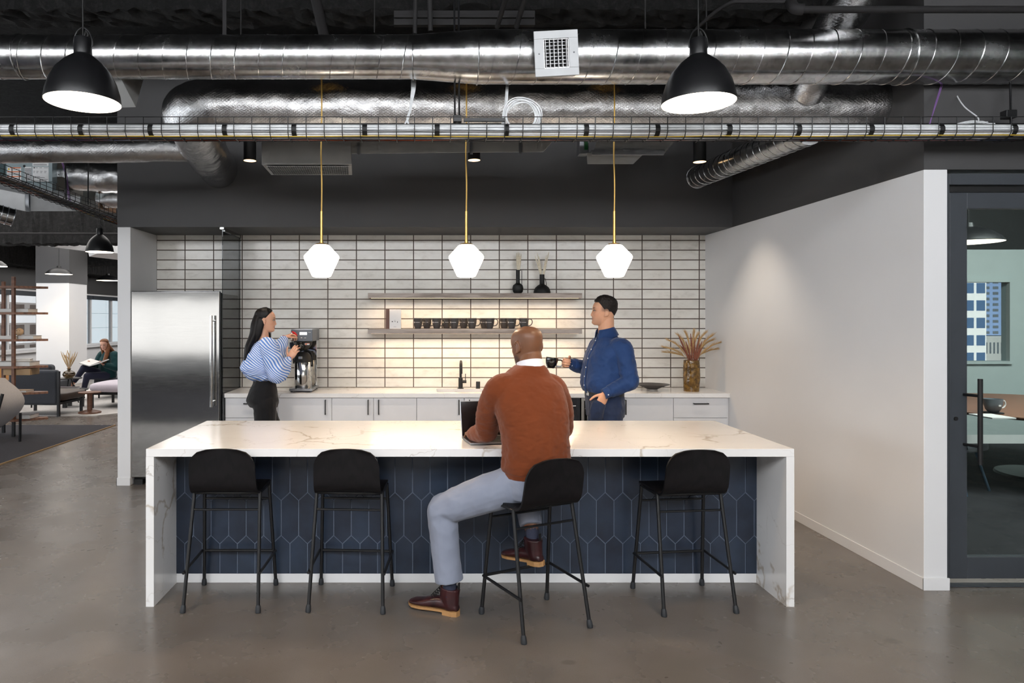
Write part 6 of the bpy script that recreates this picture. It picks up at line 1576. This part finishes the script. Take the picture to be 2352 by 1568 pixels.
# ================================================================== woman at the coffee machine
O3 = Vector((-1.530,6.43,0)); T3 = math.radians(-60); R3 = Matrix.Translation(O3) @ Matrix.Rotation(T3,4,'Z')
W3 = lambda x, y, z: R3 @ Vector((x,y,z))
hs3 = .965
head3 = Matrix.Translation((-1.528,6.44,1.545)) @ Matrix.Rotation(math.radians(-80),4,'Z') @ Matrix.Rotation(math.radians(-4),4,'X')
shR3, elR3, wrR3 = W3(.158,-.01,1.415), Vector((-1.372,6.25,1.165)), Vector((-1.302,6.435,1.288))
shL3, elL3, wrL3 = W3(-.158,-.01,1.415), Vector((-1.50,6.78,1.30)), Vector((-1.428,6.86,1.478))
def wom(mb):
    mb.rings(xf(head_rings(hs3, wide=.97, nose=1.0), head3)); ear(mb, head3, -1, hs3); ear(mb, head3, 1, hs3)
    limb(mb, [W3(0,-.01,1.44), head3 @ Vector((0,-.026,.05))], [.052,.05], 20)
    stack(mb, [(W3(0,0,.85),.15,.11),(W3(0,0,1.02),.12,.09),(W3(0,0,1.25),.13,.09),(W3(0,-.01,1.40),.12,.07)], yaw=T3)
    for a, b, c in ((shR3,elR3,wrR3),(shL3,elL3,wrL3)): limb(mb, [a,b], [.04,.034]); limb(mb, [b,c], [.034,.024])
    for s in (-1,1): limb(mb, [W3(s*.085,0,.86), W3(s*.09,.01,.48), W3(s*.1,0,.09)], [.07,.048,.033]); limb(mb, [W3(s*.1,-.02,.05), W3(s*.105,.16,.03)], [.03,.024])
    hand(mb, wrR3, Vector((.52,.16,.82)), Vector((.05,1,-.1)), Vector((-.84,.1,.55)), [(.2,.4,.3),(.25,.45,.3),(.3,.5,.35),(.35,.55,.4)], (.25,-.15), s=.94, spread=.16)
    hand(mb, wrL3, Vector((.055,.06,.035)), Vector((.25,.1,-.9)), Vector((.5,-.8,0)), [(.7,.8,.4),(.75,.85,.5),(.8,.9,.5),(.8,.9,.5)], (.5,.1), s=.94)
H3i = head3.inverted()
def paint3(co): return face_paint(co, H3i, SK(226,172,142), np.tile(SK(226,172,142),(len(co),1)), hs3, brow=(.10,.06,.05), lip=(.60,.17,.17))
wo = person('woman with long black hair and striped blouse at the coffee brewer', None, head3, wom, skin_light, paint3, .004)
eyes(wo, head3, hs3)
def hmask3(x, y, z):
    line = .205-1.25*max(0,.058-y)
    line = max(line, .095 if y > -.005 else -.02)
    k = max(0, min(1, (z-line)/.012)); return -.008+k*(.017+.004*mnoise.noise(Vector((x*60,y*60,z*10))))
hb = MB(); hb.rings(xf(head_rings(hs3, off=hmask3, wide=1.0, nose=0, q=2), head3))
obj_h = MB(); hpts = [head3 @ Vector(p) for p in ((0,-.060,.15),(0,-.084,.06),(0,-.098,-.04))] + [Vector((-1.672,6.40,1.40)), Vector((-1.688,6.385,1.32)), Vector((-1.70,6.38,1.245))]
limb(obj_h, hpts, [(.066,.05),(.080,.052),(.088,.046),(.086,.036),(.07,.028),(.042,.016)], 24, 6, flat=tuple(head3.to_3x3() @ Vector((1,0,0))))
limb(obj_h, [head3 @ Vector(p) for p in ((.070,-.040,.12),(.074,-.048,.05),(.070,-.062,-.03),(.055,-.085,-.10))], [(.012,.032),(.014,.036),(.014,.034),(.01,.02)], 14, 5, flat=tuple(head3.to_3x3() @ Vector((1,0,0))))
limb(obj_h, [head3 @ Vector(p) for p in ((-.066,-.02,.12),(-.070,-.010,.05),(-.062,.03,-.04),(-.055,.055,-.12),(-.05,.06,-.19))], [(.014,.03),(.014,.03),(.015,.022),(.014,.018),(.008,.01)], 14, 5, flat=tuple(head3.to_3x3() @ Vector((1,0,0))))
hb.add(obj_h.v, obj_h.f)
obj('hair', hb, hair_mat('long_black_hair', (8,7,7), (26,19,17), (70,70,4), .5), wo, smooth=60)
bz = MB()
stack(bz, [(W3(0,-.005,1.095),.125,.100),(W3(.0,-.02,1.13),.165,.150),(W3(0,-.045,1.20),.185,.175),(W3(0,-.03,1.29),.18,.15),(W3(0,-.015,1.37),.178,.12),(W3(0,-.012,1.43),.135,.085),(W3(0,-.01,1.475),.062,.058)], yaw=T3, e=2.2)
def sleeve(mb, a, b, c):
    limb(mb, [a*.8+W3(0,0,1.40)*.2, a, a*.45+b*.55, b], [.070,.080,.088,.086], 20); limb(mb, [b, b*.55+c*.45, c-(c-b)*.14], [.086,.078,.040], 20)
def stripes(n):
    n = np.array(n)/np.linalg.norm(n)
    def f(co):
        t = co@n + .012*np.sin(co[:,0]*19+co[:,2]*13) + .009*np.sin(co[:,2]*31-co[:,1]*17)
        return np.c_[t+12, t+12, t+12]
    return f
def m_stripe():
    t = NT('blue_striped_cotton'); a = t.new('ShaderNodeAttribute', attribute_name='tint'); sp = t.new('ShaderNodeSeparateColor'); t.L(a.outputs['Color'], sp.inputs[0])
    n = t.noise(t.coord('Object'), 7, 2)
    x = t.math('ADD', t.math('MULTIPLY', sp.outputs[0], 2*PI/.0185), t.math('MULTIPLY', n, 1.6))
    s = t.math('SINE', x); c = t.ramp(t.math('MULTIPLY_ADD', s, .5, .5), [(.42, srgb(222,228,244)), (.56, srgb(96,136,206))])
    t.color(c); t.setin(t.b, Roughness=.8); t.b.inputs['Specular IOR Level'].default_value = .2; return t.m
stripe = m_stripe()
w8 = wrinkle(9,.008,(1,1,1),31.); w9 = wrinkle(19,.004,(1,1,.8),35.)
bl_ = fuse('blouse', bz, stripe, wo, .005, 5, post=stripes((.42,-.1,.9)), disp=lambda co: w8(co)+w9(co))
for q, n_ in (((shR3, elR3, wrR3), (.72,.1,.68)), ((shL3, elL3, wrL3), (.75,.3,.35))):
    z_ = MB(); sleeve(z_, *q); fuse('sleeve', z_, stripe, wo, .005, 5, post=stripes(n_), disp=lambda co: w8(co)+w9(co))
for a, b in ((elR3,wrR3),(elL3,wrL3)):
    d = (b-a).normalized()
    o = obj('cuff', MB().tube([b-d*.045, b-d*.03, b-d*.008, b+d*.006], [.036,.034,.031,.030], 20), mat('grey_ribbed_cuff',(150,146,150),.85), bl_)
    obj('cuff_trim', MB().tube([b+d*.004, b+d*.009], [.0312,.0308], 20), M['red'], o)
pn = MB(); stack(pn, [(W3(0,-.01,.84),.150,.125),(W3(0,-.02,.90),.170,.145),(W3(0,-.015,.98),.155,.125),(W3(0,0,1.06),.130,.102),(W3(0,0,1.105),.124,.098)], yaw=T3, e=2.2)
kR, kL = W3(.10,-.02,.46), W3(-.06,.14,.46)
limb(pn, [W3(.078,-.02,.88), W3(.085,-.02,.70), kR, W3(.11,-.05,.10)], [.108,.100,.080,.068], 18); limb(pn, [W3(-.072,.0,.88), W3(-.07,.06,.70), kL, W3(-.05,.16,.10)], [.104,.098,.082,.068], 18)
fuse('trousers', pn, cloth_mat('black_crepe', (18,17,19), 300, .1, .8, .1), wo, .006, 4, disp=wrinkle(10,.003,(1,1,1),40.))
for p in ((.11,-.05),(-.05,.16)):
    b0 = W3(p[0],p[1],0); f_ = (W3(0,1,0)-W3(0,0,0)); up_ = MB()
    limb(up_, [b0+Vector((0,0,.055))-f_*.02, b0+Vector((0,0,.05))+f_*.06, b0+Vector((0,0,.03))+f_*.17], [(.034,.05),(.038,.042),(.03,.024)], 14, 5, flat=(f_.y,-f_.x,0))
    obj('shoe', up_, M['black'], wo, smooth=60)
cup('glossy black mug held by the woman under the brewer spout', Vector((-1.262,6.545,1.400)), 0, (.85,-.55,0), r=.058, h=.082)

# ================================================================== reader in the lounge
O4 = Vector((-6.72,14.35,0)); T4 = math.radians(160); R4 = Matrix.Translation(O4) @ Matrix.Rotation(T4,4,'Z'); W4 = lambda x, y, z: R4 @ Vector((x,y,z))
head4 = R4 @ Matrix.Translation((.0,.06,1.03)) @ Matrix.Rotation(math.radians(18),4,'Z') @ Matrix.Rotation(math.radians(-20),4,'X')
hs4 = .95
k4R, a4R = W4(.20,.42,.66), W4(.44,.50,.30)
k4L, a4L = W4(.07,.46,.50), W4(.16,.50,.09)
sh4 = [W4(s*.165,-.02,.90) for s in (-1,1)]; el4 = [W4(-.26,.06,.66), W4(.26,.06,.66)]; wr4 = [W4(-.20,.24,.71), W4(.20,.24,.71)]
def rd4(mb):
    mb.rings(xf(head_rings(hs4, wide=.97, nose=.9), head4)); ear(mb, head4, -1, hs4); ear(mb, head4, 1, hs4)
    limb(mb, [W4(0,-.01,.93), head4 @ Vector((0,-.028,.05))], [.052,.05], 16)
    stack(mb, [(W4(0,0,.44),.15,.11),(W4(0,-.01,.62),.12,.09),(W4(0,0,.82),.13,.09),(W4(0,-.01,.9),.11,.07)], yaw=T4)
    for i in range(2): limb(mb, [sh4[i], el4[i]], [.04,.034]); limb(mb, [el4[i], wr4[i]], [.034,.025])
    for h, k, a in ((W4(.09,.02,.50),k4R,a4R),(W4(-.09,.02,.48),k4L,a4L)): limb(mb, [h,k], [.07,.05]); limb(mb, [k,a], [.05,.032])
    limb(mb, [a4R, a4R+Vector((-.05,-.09,-.06))], [.028,.024])
    for i, s in enumerate((-1,1)): hand(mb, wr4[i], W4(s*.17,.32,.74)-wr4[i], Vector((0,0,1)), W4(-s,0,0)-O4, [(.4,.4,.3)]*4, (.3,0), s=.92)
H4i = head4.inverted()
def paint4(co): return face_paint(co, H4i, SK(222,170,146), np.tile(SK(222,170,146),(len(co),1)), hs4, brow=(.2,.1,.06), lip=(.5,.22,.2))
re = person('woman with long auburn hair reading a big book, legs crossed, on the dark bench sofa', None, head4, rd4, skin_light, paint4, .006)
eyes(re, head4, hs4)
def hmask4(x, y, z):
    line = max(.205-.9*max(0,.06-y), .10 if y > .01 else -.02); k = max(0, min(1, (z-line)/.012)); return -.008+k*.020
hb = MB(); hb.rings(xf(head_rings(hs4, off=hmask4, nose=0), head4))
limb(hb, [head4 @ Vector((0,-.06,.14)), head4 @ Vector((0,-.09,.04)), W4(-.02,-.10,.95), W4(-.02,-.13,.82)], [(.07,.05),(.085,.05),(.09,.045),(.07,.03)], 20, 5, flat=tuple(R4.to_3x3() @ Vector((1,0,0))))
limb(hb, [head4 @ Vector((-.068,-.02,.13)), head4 @ Vector((-.076,.0,.04)), W4(-.085,.10,.93), W4(-.085,.15,.80), W4(-.06,.17,.70)], [.024,.034,.045,.042,.018], 16, 5)
limb(hb, [head4 @ Vector((.068,-.02,.13)), head4 @ Vector((.074,-.01,.04)), W4(.085,.03,.94), W4(.10,.04,.85)], [.022,.028,.03,.012], 14, 5)
obj('hair', hb, hair_mat('auburn_hair', (84,52,36), (148,98,64), (50,50,5), .45), re, smooth=60)
jm = MB(); stack(jm, [(W4(0,0,.44),.19,.14),(W4(0,-.01,.6),.19,.14),(W4(0,-.01,.78),.19,.13),(W4(0,-.015,.89),.15,.09),(W4(0,0,.965),.075,.072)], yaw=T4, e=2.3)
for i in range(2): limb(jm, [sh4[i], el4[i]], [.09,.085], 16); limb(jm, [el4[i], wr4[i]], [.08,.05], 16)
def paint_j(co):
    return np.tile(SK(16,58,60),(len(co),1))
fuse('jumper', jm, cloth_mat('dark_teal_knit', (20,58,60), 240, .25, .9, .1), re, .008, 4, disp=wrinkle(9,.006,(1,1,1),50.))
lg = MB()
for h, k, a in ((W4(.09,.02,.50),k4R,a4R),(W4(-.09,.02,.48),k4L,a4L)): limb(lg, [h,k], [.095,.07], 16); limb(lg, [k, a*.80+k*.20], [.07,.045], 16, cut=True)
fuse('leggings', lg, cloth_mat('navy_legging', (44,46,66), 240, .1, .8, .1), re, .008, 4)
for a, d in ((a4R, Vector((-.62,-.55,-.25))), (a4L, Vector((-.2,-.95,-.12)))):
    d = d.normalized(); s_ = MB(); limb(s_, [a-d*.03+Vector((0,0,-.03)), a+d*.07+Vector((0,0,-.04)), a+d*.17+Vector((0,0,-.05))], [(.036,.036),(.038,.034),(.028,.02)], 14, 5, flat=(d.y,-d.x,0))
    obj('shoe', s_, M['black'], re, smooth=60)
bk = thing('book', 'large open art book held by the reading woman', 'book', tuple(W4(0,.3,.74)))
BM = R4 @ Matrix.Translation((0,.33,.735)) @ Matrix.Rotation(math.radians(-14),4,'X')
for s in (-1,1):
    Mx = BM @ Matrix.Rotation(s*math.radians(-13),4,'Y')
    x0, x1 = (0,.26) if s > 0 else (-.26,0)
    obj('cover', MB().box(x0,x1,-.15,.15,-.004,.0,Mx), M['book_grey'], bk)
    obj('pages', MB().box(x0+.004 if s < 0 else x0,x1 if s < 0 else x1-.004,-.146,.146,.0,.016,Mx), M['paper'], bk)
    if s < 0: obj('picture', MB().box(x0+.02,x1-.02,-.12,.12,.0162,.0168,Mx), mat('printed_picture',(84,70,70),.6,var=.5,vscale=14), bk)
# ------------------------------------------------------------------ camera, lights, world
cam = bpy.data.cameras.new('camera'); co = bpy.data.objects.new('camera', cam); COL.objects.link(co)
cam.sensor_width = 36; cam.lens = F/2352*36
co.location = (0,0,CAMZ); co.rotation_euler = (PI/2,0,0)
cam.shift_x = (1176-CXP)/2352; cam.shift_y = -(784-HYP)/2352
cam.clip_end = 200; sc.camera = co

def area(name, loc, rot, sx, sy, power, col=(1,1,1), spread=PI):
    l = bpy.data.lights.new(name, 'AREA'); l.shape = 'RECTANGLE'; l.size = sx; l.size_y = sy; l.energy = power; l.color = col; l.spread = spread
    o = bpy.data.objects.new(name, l); COL.objects.link(o); o.location = loc; o.rotation_euler = rot; return o
def spot(name, loc, power, col, angle=100, blend=.6, r=.05):
    l = bpy.data.lights.new(name, 'SPOT'); l.energy = power; l.color = col; l.spot_size = math.radians(angle); l.spot_blend = blend; l.shadow_soft_size = r
    o = bpy.data.objects.new(name, l); COL.objects.link(o); o.location = loc; return o
def point(name, loc, power, col, r=.08):
    l = bpy.data.lights.new(name, 'POINT'); l.energy = power; l.color = col; l.shadow_soft_size = r
    o = bpy.data.objects.new(name, l); COL.objects.link(o); o.location = loc; return o
DAY = (.90,.95,1.); WARM = (1.,.76,.50); LED = (1.,.72,.46)
RW = 1.75     # radiance of the area lights for the assumed windows behind the camera
for i in range(6):      # area lights before the solid rear wall, standing in for assumed windows
    area('window_daylight', (-10.4+3.6*i, -7.9, 1.42), (PI/2,0,0), 3.57, 1.8, RW*PI*3.57*1.8, (1,.98,.95))
area('side_daylight', (-11.8, 5.5, 1.6), (PI/2,0,-PI/2), 22, 1.9, 540, DAY)  # added area light along the left wall, for assumed windows out of view
area('hall_fixture', (-.5, -1.2, 4.35), (math.radians(60),0,0), 11, 3., 930, (.95,.97,1.))  # added fill like a bounced flash, high behind the camera
area('meeting_fixture', (6.8, 5.2, 4.2), (math.radians(15),0,0), 4, 1.5, 420, (.95,1.,.98))  # added fill that brightens the meeting room
area('lounge_fixture', (-7, 14, 4.), (0,0,0), 6, 8, 420, (1,.96,.92))  # added overhead fill for the lounge
area('lounge_fixture_far', (-7.2, 23, 4.25), (0,math.radians(25),0), 6, 8, 700, (1,.97,.95))  # added fill, hidden behind the beam, for the wall under the windows
for z, pw in ((UZ, 10), (LZ, 14)):      # led strips under the floating shelves
    area('shelf_led', ((SHX0+SHX1)/2, SHY+.0425, z-ST-.008), (math.radians(-14),0,0), SHX1-SHX0-.06, .02, pw, LED)
for px in (738.5, 1071, 1411):
    spot('pendant_glow', ((px-981)*PY_/F, PY_, zb-.02), 24, (1.,.72,.46), 165, .6, .05)
for px in (574, 1089, 1607):
    spot('downlight_beam', ((px-981)*6.2/F, 6.2, CAMZ+(732-372)*6.2/F-.01), 75, (1.,.85,.68), 85, .7, .04)
for x, y, z in ((-1.764,3.5,2.78), (1.39,3.5,2.77)): spot('dome_beam', (x,y,z-.01), 45, WARM, 120, .6, .12)
for x, y, z in ((-4.58,9.55,2.58), (-8.9,16.5,2.72), (-9.2,19.7,2.74)): spot('lounge_beam', (x,y,z-.01), 50, WARM, 120, .6, .12)
w = bpy.data.worlds.new('world'); sc.world = w; w.use_nodes = True
wn = w.node_tree.nodes; bg = wn['Background']
sky = wn.new('ShaderNodeTexSky'); sky.sky_type = 'HOSEK_WILKIE'; sky.turbidity = 4.; sky.sun_direction = (.4,-.6,.7)
w.node_tree.links.new(sky.outputs[0], bg.inputs['Color']); bg.inputs['Strength'].default_value = 1.
sc.view_settings.view_transform = 'Standard'; sc.view_settings.look = 'None'; sc.view_settings.exposure = 0.; sc.view_settings.gamma = 1.
cy = sc.cycles
cy.max_bounces = 6; cy.diffuse_bounces = 3; cy.glossy_bounces = 3; cy.transmission_bounces = 4; cy.transparent_max_bounces = 10
cy.use_adaptive_sampling = True; cy.adaptive_threshold = .08; cy.adaptive_min_samples = 12
cy.caustics_reflective = False; cy.caustics_refractive = False; cy.sample_clamp_indirect = 5.; cy.sample_clamp_direct = 0.
cy.use_denoising = True; cy.blur_glossy = .5
